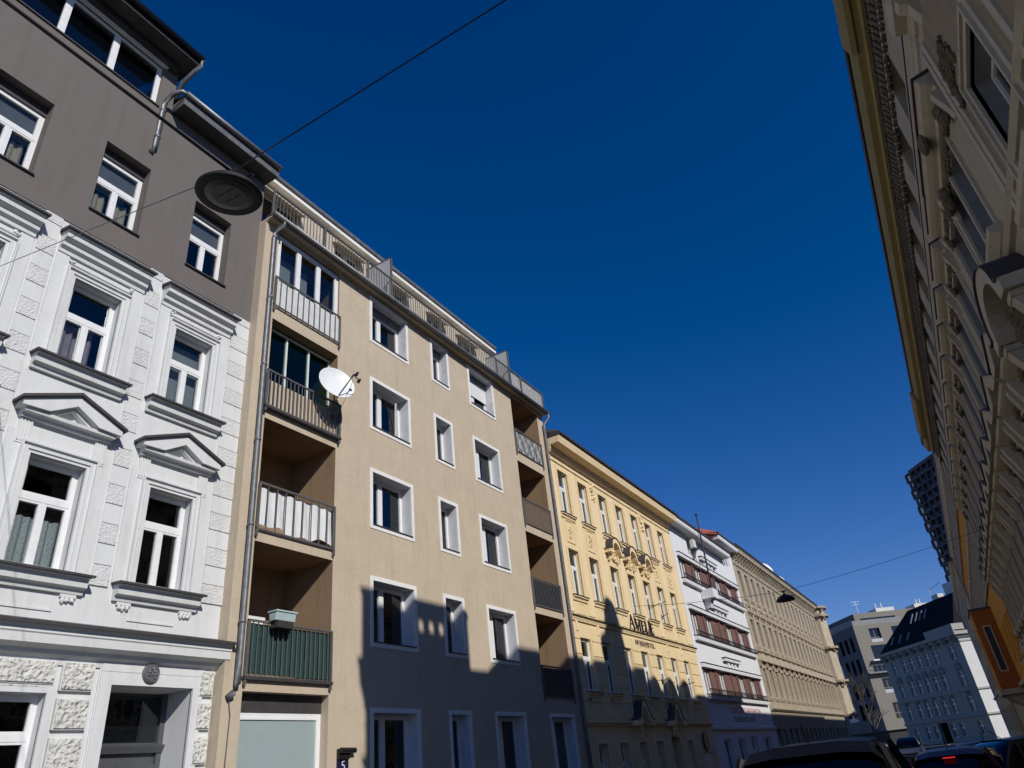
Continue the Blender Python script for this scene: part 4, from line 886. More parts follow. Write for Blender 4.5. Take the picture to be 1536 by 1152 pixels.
    m=MB(off); m.px([(-.36,10.96),(-.36,10.98),(0,11.06),(0,11.02)],X(13.7),X(10.4)); m.build('flashing','sheet',hh)
    m=MB(off); m.cluster(X(13.2),X(10.8),10.42,10.58,-.04,.04,150); m.cluster(X(11.0),X(10.65),10.2,10.6,-.1,.09,24); m.cluster(X(13.5),X(13.2),10.2,10.6,-.1,.09,24); m.lathe((X(11.95),-.33,10.8),[(0,.06),(.10,.05),(.16,.02),(.2,0),(.2,-.05)],16,Vector((0,-1,0))); m.build('garland','relief',hh)
    m=MB(off)
    for yy in (11.62,12.67,13.65): m.box(X(yy+.05),X(yy-.05),-.05,.02,rows3[0]-.1,rows3[1]+.12)
    m.mould(X(13.8),X(11.5),[(-.01,rows3[0]-.32),(.08,rows3[0]-.30),(.20,rows3[0]-.18),(.21,rows3[0]-.1),(-.01,rows3[0]-.06)])
    m.build('window_pillars','cream_lt',t)
    # regular bays (shared meshes)
    cache={}
    for i,b in enumerate(bays):
        for key,r in (('a',rows3),('b',rows2),('c',rows0)):
            o=wn(X(b+ww),X(b),r)
            h=r[1]-r[0]
            if key not in cache:
                parts=[]
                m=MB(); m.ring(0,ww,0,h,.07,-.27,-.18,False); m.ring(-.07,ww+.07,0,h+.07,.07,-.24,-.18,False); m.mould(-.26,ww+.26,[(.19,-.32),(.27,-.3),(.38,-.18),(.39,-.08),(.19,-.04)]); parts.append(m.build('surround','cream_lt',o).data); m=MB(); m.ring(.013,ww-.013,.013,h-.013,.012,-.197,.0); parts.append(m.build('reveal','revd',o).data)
                if key=='a':
                    z=h+.28; m=MB(); m.mould(-.28,ww+.28,[(.19,z),(.29,z+.02),(.31,z+.10),(.40,z+.14),(.48,z+.2),(.50,z+.3),(.19,z+.38)])
                    for xx in (-.26,ww+.10): m.px([(-.2,z-.55),(-.27,z-.5),(-.38,z-.06),(-.38,z),(-.2,z)],xx,xx+.16)
                    parts.append(m.build('hood','cream_lt',o).data)
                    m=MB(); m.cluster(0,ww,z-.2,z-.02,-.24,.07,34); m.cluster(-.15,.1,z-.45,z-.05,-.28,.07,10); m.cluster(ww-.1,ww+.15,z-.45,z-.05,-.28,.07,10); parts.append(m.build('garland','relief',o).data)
                    m=MB(); m.px([(-.53,z+.3),(-.53,z+.32),(-.2,z+.42),(-.2,z+.38)],-.31,ww+.31); parts.append(m.build('flashing','sheet',o).data)
                if key=='b':
                    z=h+.22; m=MB(); m.mould(-.40,ww+.40,[(.19,z),(.3,z+.02),(.46,z+.10),(.52,z+.14),(.54,z+.22),(.19,z+.24)])
                    m.py([(-.46,z+.22),(-.46,z+.36),(ww/2,z+.78),(ww+.46,z+.36),(ww+.46,z+.22),(ww/2+.42,z+.24),(ww/2,z+.54),(ww/2-.42,z+.24)],-.62,-.19)
                    for xx in (-.36,ww+.14): m.px([(-.2,z-.75),(-.3,z-.7),(-.36,z-.5),(-.5,z-.06),(-.5,z),(-.2,z)],xx,xx+.22)
                    parts.append(m.build('hood','cream_lt',o).data)
                    m=MB(); m.cluster(.0,ww,z-.2,z+.0,-.26,.09,30); m.cluster(.3,ww-.3,z+.2,z+.5,-.28,.10,16); m.cluster(-.45,-.15,-.9,-.1,-.24,.10,24); m.cluster(ww+.15,ww+.45,-.9,-.1,-.24,.10,24); m.cluster(0,ww,-.95,-.35,-.22,.10,36); parts.append(m.build('garland','relief',o).data)
                    m=MB()
                    for s in(-1,1): m.py([(ww/2,z+.78),(ww/2,z+.81),(ww/2+s*(ww/2+.5),z+.385),(ww/2+s*(ww/2+.5),z+.355)],-.66,-.18)
                    parts.append(m.build('flashing','sheet',o).data)
                if key=='c':
                    m=MB(); z=h+.1; m.px([(-.2,z-.1),(-.45,z+.0),(-.48,z+.3),(-.2,z+.36)],ww/2-.16,ww/2+.16); parts.append(m.build('keystone','cream_lt',o).data)
                cache[key]=parts
            else:
                for d in cache[key]: link(d.name.split('.')[0],d,o)
    # first bay on the second floor has a big curved pediment
    o=wn(X(13.1),X(11.9),(5.15,6.9)); cx=X(12.35); z=7.12; m=MB(off)
    outer=[(cx-1.25,z),(cx-1.25,z+.22)]+arc(cx,z+.22,1.05,.75,178,2,16)+[(cx+1.25,z+.22),(cx+1.25,z)]
    inner=[(cx+.85,z+.05)]+arc(cx,z+.16,.78,.52,5,175,14)+[(cx-.85,z+.05)]
    m.py(outer+inner,-.50,.01); m.py([(cx-1.15,z-.1),(cx-1.15,z),(cx-.8,z),(cx-.8,z-.1)],-.44,.01); m.py([(cx+.8,z-.1),(cx+.8,z),(cx+1.15,z),(cx+1.15,z-.1)],-.44,.01)
    m.py([(cx-.8,z+.1)]+arc(cx,z+.16,.7,.46,175,5,12)+[(cx+.8,z+.1)],-.14,.01)
    for s in(-1,1): m.px([(0,z-.9),(-.12,z-.85),(-.2,z-.6),(-.42,z-.1),(-.42,z),(0,z)],cx+s*.98-.14,cx+s*.98+.14)
    sub(m,'curved_hood','cream_lt',o)
    m=MB(off); m.cluster(cx-.6,cx+.6,z-.3,z+.45,-.16,.12,60); m.cluster(cx-.6,cx+.6,3.9,4.7,-.06,.12,50); sub(m,'garland','relief',o)
    m=MB(off); top=outer[1:-1]
    for p,q in zip(top,top[1:]): m.py([p,q,(q[0],q[1]+.03),(p[0],p[1]+.03)],-.54,.0)
    sub(m,'flashing','sheet',o)
    # string courses
    m=MB(off); z=11.6; m.mould(x0,X(10.25),[(-.01,z),(.04,z+.02),(.05,z+.14),(.08,z+.18),(.09,z+.30),(.12,z+.34),(.12,z+.42),(-.01,z+.46)]); m.mould(x0,x1,[(-.01,7.95),(.08,7.97),(.14,8.05),(-.01,8.1)]); m.mould(x0,x1,[(-.01,3.6),(.12,3.62),(.3,3.8),(.32,3.95),(-.01,4.02)]); m.build('string_courses','cream_lt',t)
    m=MB(off); m.px([(-.14,12.02),(-.14,12.04),(0,12.1),(0,12.06)],x0,X(10.3)); m.px([(-.36,3.95),(-.36,3.97),(0,4.07),(0,4.02)],x0,x1); m.build('string_flashing','sheet',t)
    m=MB(off)
    for i in range(60): 
        xx=x0+.25+i*.55
        if xx<x1-.3: m.lathe((xx,-.08,4.1),[(.05,0),(.05,.05),(.09,.2),(.05,.42),(.04,.55),(.07,.62)],8)
    m.build('balusters','cream_lt',t)
    # frieze, eaves
    m=MB(off); m.mould(x0,x1,[(-.01,13.62),(.05,13.63),(.06,13.70),(-.01,13.72)]); m.mould(x0,x1,[(-.01,13.98),(.10,13.99),(.13,14.08),(-.01,14.1)]); m.build('frieze_mouldings','cream_lt',t)
    m=MB(off)
    n=int((y1-y0)/.19)
    for i in range(n): 
        xx=x0+.1+i*.19; m.px([(0,13.74),(-.07,13.75),(-.13,13.92),(-.15,13.985),(0,13.985)],xx,xx+.10)
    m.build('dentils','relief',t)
    m=MB(off); 
    for i in range(int((y1-7)/.14)): m.blob((X(7)-i*.14,-.05,13.52+.03*(i%2)),.065,(1,.8,1))
    for i in range(int((y1-7)/.11)): m.blob((X(7)-i*.11,-.16,14.05),.05,(1,.8,.9))
    m.build('bead_frieze','relief',t)
    m=MB(off); m.mould(x0-.0,x1,[(-.01,14.1),(.22,14.11),(.26,14.2),(.40,14.24),(.42,14.30),(.47,14.46),(.49,14.56),(-.01,14.62)])
    m.mould(X(12.6),x1-.05,[(.40,14.20),(.50,14.24),(.56,14.50),(.58,14.66),(.30,14.7)])
    m.mould(X(38.3),X(33.0),[(.40,14.22),(.55,14.26),(.60,14.5),(.63,14.70),(.30,14.72)]); m.build('eaves_cornice','olive',t)
    m=MB(off); m.mould(x0-.0,x1+.02,[(0,14.625),(.53,14.625),(.56,14.70),(.55,14.76),(0,14.8)]); m.build('gutter','sheet',t)
    # roof: steeper near the corner, dormers, chimneys, turret, attic parapet
    m=MB(off); zr=14.72
    m._prism([(X(12),-.45,zr),(X(12),3.0,zr+3.45),(X(12),9,zr+3.45),(X(12),11,zr)],[(X(23.6),-.45,zr),(X(23.6),3.0,zr+3.45),(X(23.6),9,zr+3.45),(X(23.6),11,zr)])
    m._prism([(X(23.602),-.45,zr),(X(23.602),5,zr+2.4),(X(23.602),11,zr)],[(X(40.5),-.45,zr),(X(40.5),5,zr+2.4),(X(40.5),11,zr)])
    m._prism([(X(6.6),-.45,zr),(X(6.6),4,zr+2.2),(X(6.6),11,zr)],[(X(12),-.45,zr),(X(12),4,zr+2.2),(X(12),11,zr)])
    m.build('roof','roof_grey',t)
    m=MB(off); m.wall(X(11.15),X(6.62),zr,zr+1.72,[(X(9.05+i*.46),X(8.81+i*.46),zr+1.04,zr+1.40,.01) for i in range(3)],y=-.32); m.wall(X(11.15),X(6.62),zr,zr+1.72,[(X(9.05+i*.46),X(8.81+i*.46),zr+1.04,zr+1.40,.0) for i in range(3)],y=-.16)
    m.box(X(11.2),X(6.58),-.36,-.12,zr+1.721,zr+1.83); m.box(X(11.151),X(10.9),-.325,-.155,zr,zr+1.72); m.box(X(6.85),X(6.619),-.325,-.155,zr,zr+1.72); m.build('attic_parapet','cream_lt',t)
    m=MB(off); ty,tz=20.9,zr; m.lathe((X(ty),3.0,tz),[(1.35,0),(1.35,3.4),(1.5,3.45),(1.5,3.6),(1.15,3.7),(.95,4.2),(.82,4.7),(.74,5.0),(.70,5.3),(.62,5.6),(.45,5.85),(.2,6.0),(.02,6.05)],20); m.build('turret','lead',t,smooth=True)
    for i,yy in enumerate((25.0,27.2,29.4)):
        m=MB(off); cx=X(yy); m.py([(cx-.8,zr+.8)]+[(cx-.8,zr+1.75)]+arc(cx,zr+1.75,.8,.75,180,0,10)+[(cx+.8,zr+.8)],2.0,5.0); m.build('dormer','lead',t)
    m=MB(off)
    for yy,h in ((15.5,3.9),(18.3,4.2),(33.5,3.6),(37.5,3.4)): m.box(X(yy+.5),X(yy-.5),4.2,5.0,zr,zr+h-.4)
    m.build('chimney','brick',t)
    return t
ornate()

# ================================================================== 7 orange house, and the plain house beyond it
def orangehouse():
    xw=3.0; y0,y1=40.52,70.0; off=-55.0; X=lambda y:-y
    t=thing('orange_house','orange rendered house with cream window bands and a boxy oriel, beyond the ornate corner house','building',(xw,-off,0),R(-90))
    bands=[(8.1,10.4),(12.0,13.55)]; bays=[41.2+1.75*i for i in range(16)]
    holes=[]
    for b in bays:
        holes+=[(X(b+.9),X(b),12.1,13.4,.25),(X(b+.9),X(b),8.2,10.0,.25),(X(b+.9),X(b),4.4,6.3,.25),(X(b+1.0),X(b),1.0,3.0,.25)]
    holes=[h for h in holes if not(-56.6<h[0]<-50.6 and 3<h[2]<8)]
    w=MB(off); w.wall(X(y1),X(y0),0,14.3,holes); shell(off,X(y1),X(y0),14.3,dep=11,b=w).build('wall','orange',t); room(t,off,X(y1),X(y0),0,14.2,[3.6,7.2,11.0])
    for h in holes:
        o=window(t,off,h[0],h[2],h[1]-h[0],h[3]-h[2],.15,'T',.66,glass='glassd')
    for a,b in bands:
        m=MB(off); m.wall(X(y1),X(y0),a,b,[q[:4]+(.06,) for q in holes if a<q[2]<b],y=-.06); m.box(X(y1),X(y0),-.12,0.01,a-.10,a); m.box(X(y1),X(y0),-.14,0.01,b,b+.12); o=m.build('cream_band','cream',t)
        m=MB(off)
        for bb in bays: m.box(X(bb+1.05),X(bb+.92),-.12,-.05,a,b); m.box(X(bb-.02),X(bb-.15),-.12,-.05,a,b); m.mould(X(bb+1.1),X(bb-.2),[(.05,b-.35),(.2,b-.3),(.22,b-.2),(.05,b-.16)])
        m.build('pilasters','cream_lt',o)
    m=MB(off); m.box(X(y1),X(y0),-.05,.01,0,3.3); m.mould(X(y1),X(y0),[(-.01,3.3),(.2,3.32),(.22,3.5),(-.01,3.55)]); m.build('base','cream',t)
    m=MB(off); m.mould(X(y1),X(y0)+.0,[(-.01,13.95),(.06,13.97),(.10,14.1),(.16,14.13),(.18,14.26),(-.01,14.3)]); m.build('eaves_cornice','cream_lt',t); m=MB(off); m.mould(X(y1),X(y0),[(0,14.305),(.20,14.305),(.23,14.37),(0,14.42)]); m.build('gutter','sheet',t)
    m=MB(off); m._prism([(X(y0),-.15,14.43),(X(y0),5,15.9),(X(y0),11,14.43)],[(X(y1),-.15,14.43),(X(y1),5,15.9),(X(y1),11,14.43)]); m.build('roof','roof_grey',t)
    # oriel: the street face orange, the return darkened for shade with one tall window
    oy0,oy1=51.8,55.8; zo0,zo1=3.3,7.65; pr=1.1
    m=MB(off); m.wall(X(oy1),X(oy0),zo0,zo1,[(X(oy0+2.1),X(oy0+.9),4.6,6.7,.2)],y=-pr); m.q((X(oy1),-pr,zo0),(X(oy1),-.0,zo0),(X(oy1),0,zo1),(X(oy1),-pr,zo1)); m.q((X(oy1),-pr,zo1),(X(oy0),-pr,zo1),(X(oy0),-.0,zo1),(X(oy1),-.0,zo1)); m.q((X(oy1),-pr,zo0),(X(oy1),0,zo0),(X(oy0),0,zo0),(X(oy0),-pr,zo0)); o=m.build('oriel','orange',t)
    m=MB(off); xx=X(oy0); m.q((xx,-pr,zo0),(xx,-.0,zo0),(xx,-.0,zo1),(xx,-pr,zo1)); m.build('return_wall','orange_shade',o)
    m=MB(off); m.box(xx,xx+.05,-.80,-.72,4.2,6.75); m.box(xx,xx+.05,-.42,-.34,4.2,6.75); m.box(xx,xx+.05,-.72,-.42,4.2,4.28); m.box(xx,xx+.05,-.72,-.42,6.67,6.75); m.build('slit_window_frame','cream_lt',o)
    m=MB(off); m.box(xx,xx+.02,-.72,-.42,4.28,6.67); m.build('slit_window','black',o)
    m=MB(off); m.box(X(oy1)-.1,X(oy0)+.1,-pr-.1,0,zo0-.28,zo0-.005); m.px([(-pr,zo0-.28),(0,zo0-.28),(0,zo0-1.0),(-.2,zo0-.95)],X(oy1-.3),X(oy1-.7)); m.px([(-pr,zo0-.28),(0,zo0-.28),(0,zo0-1.0),(-.2,zo0-.95)],X(oy0+.7),X(oy0+.3)); m.build('oriel_base','cream_lt',o)
    m=MB(off); m.box(X(oy1)-.06,X(oy0)+.06,-pr-.08,0,zo1+.002,zo1+.12); m.build('oriel_roof','sheet',o)
    # plain house beyond
    y0,y1=70.05,104.0; off=-86.0; xw=2.8
    t=thing('plain_tenement','plain cream tenement at the far right end of the street, beyond the orange house','building',(xw,-off,0),R(-90))
    hs=[(X(b+1.0),X(b),z,z+1.9,.25) for b in [71+2.3*i for i in range(14)] for z in (1.0,4.6,7.8,11.0)]
    w=MB(off); w.wall(X(y1),X(y0),0,14.0,hs); shell(off,X(y1),X(y0),14.0,dep=11,b=w).build('wall','cream',t); room(t,off,X(y1),X(y0),0,13.9,[4,7.2,10.4])
    for h in hs: 
        o=window(t,off,h[0],h[2],1.0,1.9,.15,'T',.66,glass='glassd')
    m=MB(off); m.mould(X(y1),X(y0),[(-.01,13.5),(.2,13.6),(.3,13.7),(.32,13.9),(-.01,13.95)]); m.mould(X(y1),X(y0),[(-.01,4.0),(.15,4.05),(.16,4.2),(-.01,4.25)]); m.build('cornices','cream_lt',t)
    m=MB(off); m._prism([(X(y0),-.3,14.01),(X(y0),5,15.6),(X(y0),11,14.01)],[(X(y1),-.3,14.01),(X(y1),5,15.6),(X(y1),11,14.01)]); m.build('roof','roof_grey',t)
orangehouse()

# ================================================================== 8 far corner buildings and tower
def P(az,d): return (d*math.sin(R(az)),d*math.cos(R(az)))
AZ=-33.5                                     # direction in which the shaded street fronts run
def cornerhouse():
    # local X runs along the shaded front from its far left end to the right-hand corner; local Y is inward
    d=120.0; cx,cy=P(.86,d); Lf=20.5
    rz=R(90-AZ)+math.pi                       # local +X points from far left end to the corner
    t=thing('corner_house','pale corner house with shaded front tinted grey, white side wall and steep dark slate roof','building',(cx,cy,0),rz)
    x0,x1=-Lf,0.0; zc=13.0
    pos=[-18.6]+[-15.6+2.15*i for i in range(5)]+[-2.9]; ww=1.15
    rows=[(3.5,5.4),(6.7,8.6),(10.1,11.8)]
    hs=[(x,x+ww,a,b,.2) for x in pos for a,b in rows]+[(x,x+1.2,.6,2.4,.3) for x in pos if x!=pos[3]]+[(-12.0,-9.6,0,2.6,.5)]
    w=MB(); w.wall(x0,x1,0,zc+.4,hs); w.q((x0,0,0),(x0,0,zc),(x0,12,zc),(x0,12,0)); w.build('front_wall','corner',t)
    w=MB(); w.q((0,0,0),(0,14,0),(0,14,zc+.4),(0,0,zc+.4)); w.build('side_wall','sidewhite',t)
    m=MB(); m.q((x0,1.5,0),(x1,1.5,0),(x1,1.5,zc),(x0,1.5,zc)); m.build('interior','room',t)
    for k,x in enumerate(pos):
        for r,(a,b) in enumerate(rows):
            o=window(t,0,x,a,ww,b-a,.12,'TT',.64,glass='glassd',fw=.07)
            m=MB(); m.ring(x,x+ww,a,b,.10,-.05,.02); sub(m,'surround','corner_d',o)
            if r==1: m=MB(); c=x+ww/2; m.py([(c-.75,b+.1),(c-.75,b+.45),(c-.45,b+.95),(c,b+1.1),(c+.45,b+.95),(c+.75,b+.45),(c+.75,b+.1)],-.16,.01); sub(m,'hood','corner_d',o)
            if r==0: m=MB(); c=x+ww/2; m.cluster(c-.6,c+.6,b+.15,b+.55,-.02,.16,8); sub(m,'hood','corner_d',o)
    for h in hs[len(pos)*3:-1]: window(t,0,h[0],h[2],1.2,1.8,.2,'TT',.6,glass='glassd')
    m=MB()
    for z,p in ((2.9,.25),(6.0,.2),(zc-.9,.12)): m.box(x0,x1+p,-p,.01,z,z+.22); m.box(-.01,p,-p,14,z,z+.22)
    m.box(x0-.7,x1+.7,-.75,.01,zc,zc+.45); m.box(-.01,.7,.01,14,zc,zc+.45); m.box(x0-.3,x1+.3,-.35,.01,zc-.35,zc); m.box(-.01,.3,.01,14,zc-.35,zc); m.build('cornices','corner',t)
    m=MB()
    for k in range(10): 
        x=x0+.6+k*2.1; m.box(x,x+.22,-.5,0,zc-.8,zc-.0); m.box(x+.4,x+.62,-.5,0,zc-.8,zc-.0)
    m.build('brackets','corner_d',t)
    m=MB(); zr=zc+.46
    m._prism([(x0+.2,-.5,zr),(x1+.5,-.5,zr),(x1+.5,14,zr),(x0+.2,14,zr)],[(x0+5.5,3.6,zr+5.6),(x1-2.5,3.6,zr+5.6),(x1-2.5,10,zr+5.6),(x0+5.5,10,zr+5.6)]); o=m.build('roof','roof_dark',t)
    m=MB()
    for k in range(4): 
        x=x0+8+k*1.3; m._prism([(x,.2+1.5,zr+3.2),(x+.35,.2+1.5,zr+3.2),(x+.35,2.6,zr+4.6),(x,2.6,zr+4.6)],[(x,.1+1.5,zr+3.25),(x+.35,.1+1.5,zr+3.25),(x+.35,2.5,zr+4.65),(x,2.5,zr+4.65)])
    for k in range(3):
        x=x0+3.5+k*2.4; m._prism([(x,.05,zr+.8),(x+.4,.05,zr+.8),(x+.4,.9,zr+2.0),(x,.9,zr+2.0)],[(x,-.05,zr+.85),(x+.4,-.05,zr+.85),(x+.4,.8,zr+2.05),(x,.8,zr+2.05)])
    m.build('roof_window','rollb',o)
    m=MB(); m.box(-6.5,.4,-.55,1.2,zr,zr+1.0); m.build('attic','corner',t)
    m=MB(); m.box(-5.5,-3.0,4.5,6.5,zr+5.6,zr+7.4); m.box(-9.0,-7.4,4.5,5.5,zr+5.6,zr+6.5); m.tube([(-9,4.6,zr+6.4),(-9,4.6,zr+7.4),(-5.5,4.6,zr+7.9)],.05,5); m.build('chimney','sidewhite',t)
cornerhouse()
def modern():
    d=172.0; cx,cy=P(-5.17,d)
    # face A (shaded) runs away to the far left of the corner, face B (sunlit) runs to the right; local X along B, Y along A
    rz=R(90-AZ)-math.pi/2
    t=thing('modern_block','modern flat roofed block with ribbed beige cladding and deep dark windows at the street end','building',(cx,cy,0),rz)
    t.scale=(1.21,)*3
    zb,zt,zr=2.3,18.9,21.1
    hb=[(2.4,4.1,3.9,6.3),(5.0,8.6,3.9,6.9),(2.0,3.9,7.8,10.1),(5.0,6.9,7.8,10.1),(8.0,11,7.8,10.1),(1.2,9.0,11.2,12.6),(2.0,6.6,13.2,15.4),(7.4,9.4,12.9,15.4),(2.6,4.6,15.9,18.2),(6.8,11.0,16.1,18.2)]
    w=MB(); w.wall(0,24,zb,zt,[h+(.5,) for h in hb]); w.q((0,0,zt),(24,0,zt),(24,20,zt),(0,20,zt)); w.q((0,0,zb),(24,0,zb),(24,20,zb),(0,20,zb)); w.build('front_wall','modern',t)
    ha=[]
    for z in (4.2,7.6,11.2,14.8):
        for y in (1.6,3.6,5.6,8.2,13.2,15.6): ha.append((y,y+(3.2 if y==8.2 else 1.1),z,z+2.4))
    w=MB()
    ys=sorted({0,24,*[v for h in ha for v in h[:2]]}); zs=sorted({zb,zt,*[v for h in ha for v in h[2:]]})
    for a,b in zip(ys,ys[1:]):
        for c,e in zip(zs,zs[1:]):
            if not any(h[0]<(a+b)/2<h[1] and h[2]<(c+e)/2<h[3] for h in ha): w.q((0,a,c),(0,b,c),(0,b,e),(0,a,e))
    w.build('side_wall','moderns',t)
    m=MB(); m.box(.5,23,.5,.6,0,zt-.05); m.box(.5,.6,.6,23,0,zt-.05); m.box(.6,23,.0+.05,.5,10.35,10.5); m.build('interior','room',t)
    m=MB()
    for h in hb[:5]+hb[7:]: m.box(h[0],h[1],.38,.44,h[2]+.75,h[2]+.85); m.box((h[0]+h[1])/2-.05,(h[0]+h[1])/2+.05,.38,.44,h[2],h[3])
    m.build('window_frames','lead',t)
    m=MB(); 
    for h in hb: m.q((h[0],.42,h[2]),(h[1],.42,h[2]),(h[1],.42,h[3]),(h[0],.42,h[3]))
    for h in ha: m.q((.3,h[0],h[2]),(.3,h[1],h[2]),(.3,h[1],h[3]),(.3,h[0],h[3]))
    m.build('panes','glassd',t)
    m=MB()
    for h in hb[2:5]+hb[8:9]: m.box(h[0],h[1],-.02,.02,h[2],h[2]+.55)
    for h in ha[3::6]: m.box(-.02,.02,h[0],h[1],h[2],h[2]+.6)
    m.build('glass_guards','frostp',t)
    m=railing(0,-.2,10.5,11.1,12.2,-.9,.8,.03); m.box(-.2,10.5,-.95,.02,10.9,11.1); m.build('balcony','lead',t)
    m=MB(); m.box(1.2,4.4,-1.0,-.05,12.85,13.05); m.box(4.8,8.2,-1.0,-.05,12.9,13.1); m.build('awning','frame',t)
    # set-back top storey
    s=1.6; w=MB(); w.wall(s,23,zt,zr,[(s+1,9.2,zt+.35,zt+1.3,.4),(13.0,18.6,zt+.4,zt+1.4,.4)],y=s); w.q((s,s,zr),(23,s,zr),(23,20,zr),(s,20,zr)); w.build('top_wall','modern',t)
    w=MB(); w.q((s,s,zt),(s,22,zt),(s,22,zr),(s,s,zr)); w.build('top_side','moderns',t)
    m=MB(); m.box(s+.8,9.3,s+.25,s+.3,zt+.3,zt+1.35); m.box(12.9,18.7,s+.25,s+.3,zt+.35,zt+1.45); m.box(s-.03,s,3,20,zt+.4,zt+1.4); m.build('top_glazing','glassd',t)
    m=MB(); m.box(.1,9.0,.08,.12,zt,zt+.8); m.box(.08,.12,.12,20,zt,zt+.8); m.build('glass_parapet','lead',t)
    m=MB(); m.box(7.5,11.0,4,7,zr,zr+1.0); m.box(15,21.5,4,7,zr,zr+1.1)
    for x in (8.2,9.3,16.2,16.9,20): m.tube([(x,5,zr+1),(x,5,zr+2)],.12,6)
    m.build('roof_housing','sidewhite',t)
    m=MB(); m.tube([(4,4,zr),(4,4,zr+2.6)],.05,5); m.tube([(3.2,4,zr+2.4),(4.9,4,zr+2.5)],.04,5); m.tube([(3.3,4,zr+1.9),(4.7,4,zr+2.0)],.04,5); m.build('antenna','frame',t)
modern()
def tower():
    d=300.0; cx,cy=P(1.54,d); rz=R(90-AZ)+math.pi
    t=thing('high_rise_tower','distant dark high rise with a grid of recessed balconies showing behind the right hand roofs','building',(cx,cy,0),rz)
    H=88.5; fl=27; cell=3.6; n=9
    w=MB(); w.box(0,n*cell,1.3,20,0,H); w.build('core','towerd',t)
    w=MB()
    for k in range(fl+1): w.box(0,n*cell,0,2.2,H-k*3.2-.45,H-k*3.2)
    w.build('slabs','tower',t); w=MB()
    for i in range(n+1):
        for k in range(fl): 
            o=(.9 if (k%2) else 0); w.box(min(i*cell+o,n*cell)-.25,min(i*cell+o,n*cell)+.25,.0,2.2,H-(k+1)*3.2,H-k*3.2-.45)
    w.build('fins','tower',t)
    w=MB()
    for k in range(fl):
        for i in range(n): 
            if (i*7+k*3)%4: w.box(i*cell+.6,(i+1)*cell-.8,.15,.3,H-(k+1)*3.2,H-(k+1)*3.2+1.0)
    w.build('balcony_fronts','tower',t)
    w=MB()
    for k in range(fl): w.box(.5+(.5 if k%2 else 0),1.9+(.3 if k%2 else 0),.6,.7,H-(k+1)*3.2+.4,H-k*3.2-.7)
    w.build('bright_end_patches','signwhite',t)  # white panels added to stand for bright patches at the balcony ends
    w=MB(); w.box(1.5,n*cell,1,19,H,H+1.2)
    for x in (3,6,7.5,10,13): w.tube([(x,4,H+1),(x,4,H+3.2)],.12,5)
    w.build('roof_housing','tower',t)
tower()

# ================================================================== 9 street furniture, wires
def lamp(loc,tilt,label,scale=1.0):
    t=thing('street_lamp',label,'street lamp',loc,0,'street lamps hung on wires'); t.rotation_euler=tilt; t.scale=(scale,)*3
    m=MB(); m.lathe((0,0,0),[(.29,-.035),(.375,-.05),(.39,-.03),(.385,.0),(.33,.06),(.25,.13),(.15,.18),(.07,.2),(.05,.24)],36); m.build('shade','lampgrey',t,smooth=True)
    m=MB(); m.lathe((0,0,-.03),[(.0,-.025),(.20,-.025),(.28,-.01),(.29,.02)],36); o=m.build('lens','lampglass',t,smooth=False)
    m=MB(); m.ring(-.15,.15,-.12,.12,.01,-.001,.001)
    m=MB()
    for y in (-.06,.06):
        m.box(-.13,-.02,y-.006,y+.006,-.062,-.056); m.box(.03,.14,y-.006,y+.006,-.062,-.056)
    m.build('slots','black',o)
    m=MB(); m.tube([(0,0,.2),(0,0,.34)],.03,8); m.box(-.07,.07,-.02,.02,.30,.36); m.tube([(.25,.0,.1),(.36,.02,.12),(.42,.02,.05)],.018,6); m.build('hanger','black',t)
    return t
L1=Vector((-4.5,3.15,6.85)); L2=Vector((-5.1,32.0,7.05))
lamp(L1,(R(3),R(4),0),'large dark disc street lamp hanging over the road in front of the grey wall',.80)
lamp(L2,(0,0,0),'small dark street lamp hanging far down the street before the tenement',1.0)
def wire(a,b,r,label,sag=.12,n=14):
    a,b=Vector(a),Vector(b); m=MB(); pts=[]
    for i in range(n+1):
        u=i/n; p=a.lerp(b,u)-a; p.z-=sag*4*u*(1-u); pts.append(p)
    m.tube(pts,r,6); o=m.build('overhead_wire','black',None,loc=a,smooth=True); return tag(o,label,'wire','wires strung over the street')
h1=L1+Vector((0,0,.28)); h2=L2+Vector((0,0,.35))
WIRES=[(h1,(7.7,4.55,9.2),.008,'thin steel wire rising from the big street lamp across the sky',.0),
 (h1,(-D-.28,4.0,10.25),.006,'thin steel wire from the big street lamp to the grey town house',.0),
 (h1,(-4.6,-16,7.6),.018,'thick black power cable running from the big street lamp along the street',.05),
 (h2,(W,32.2,8.2),.008,'thin wire from the far street lamp to the right hand houses',.1),
 (h2,(-D,32.3,8.15),.010,'thin wire from the far street lamp to the yellow hotel',.1)]
for w_ in WIRES: wire(*w_)

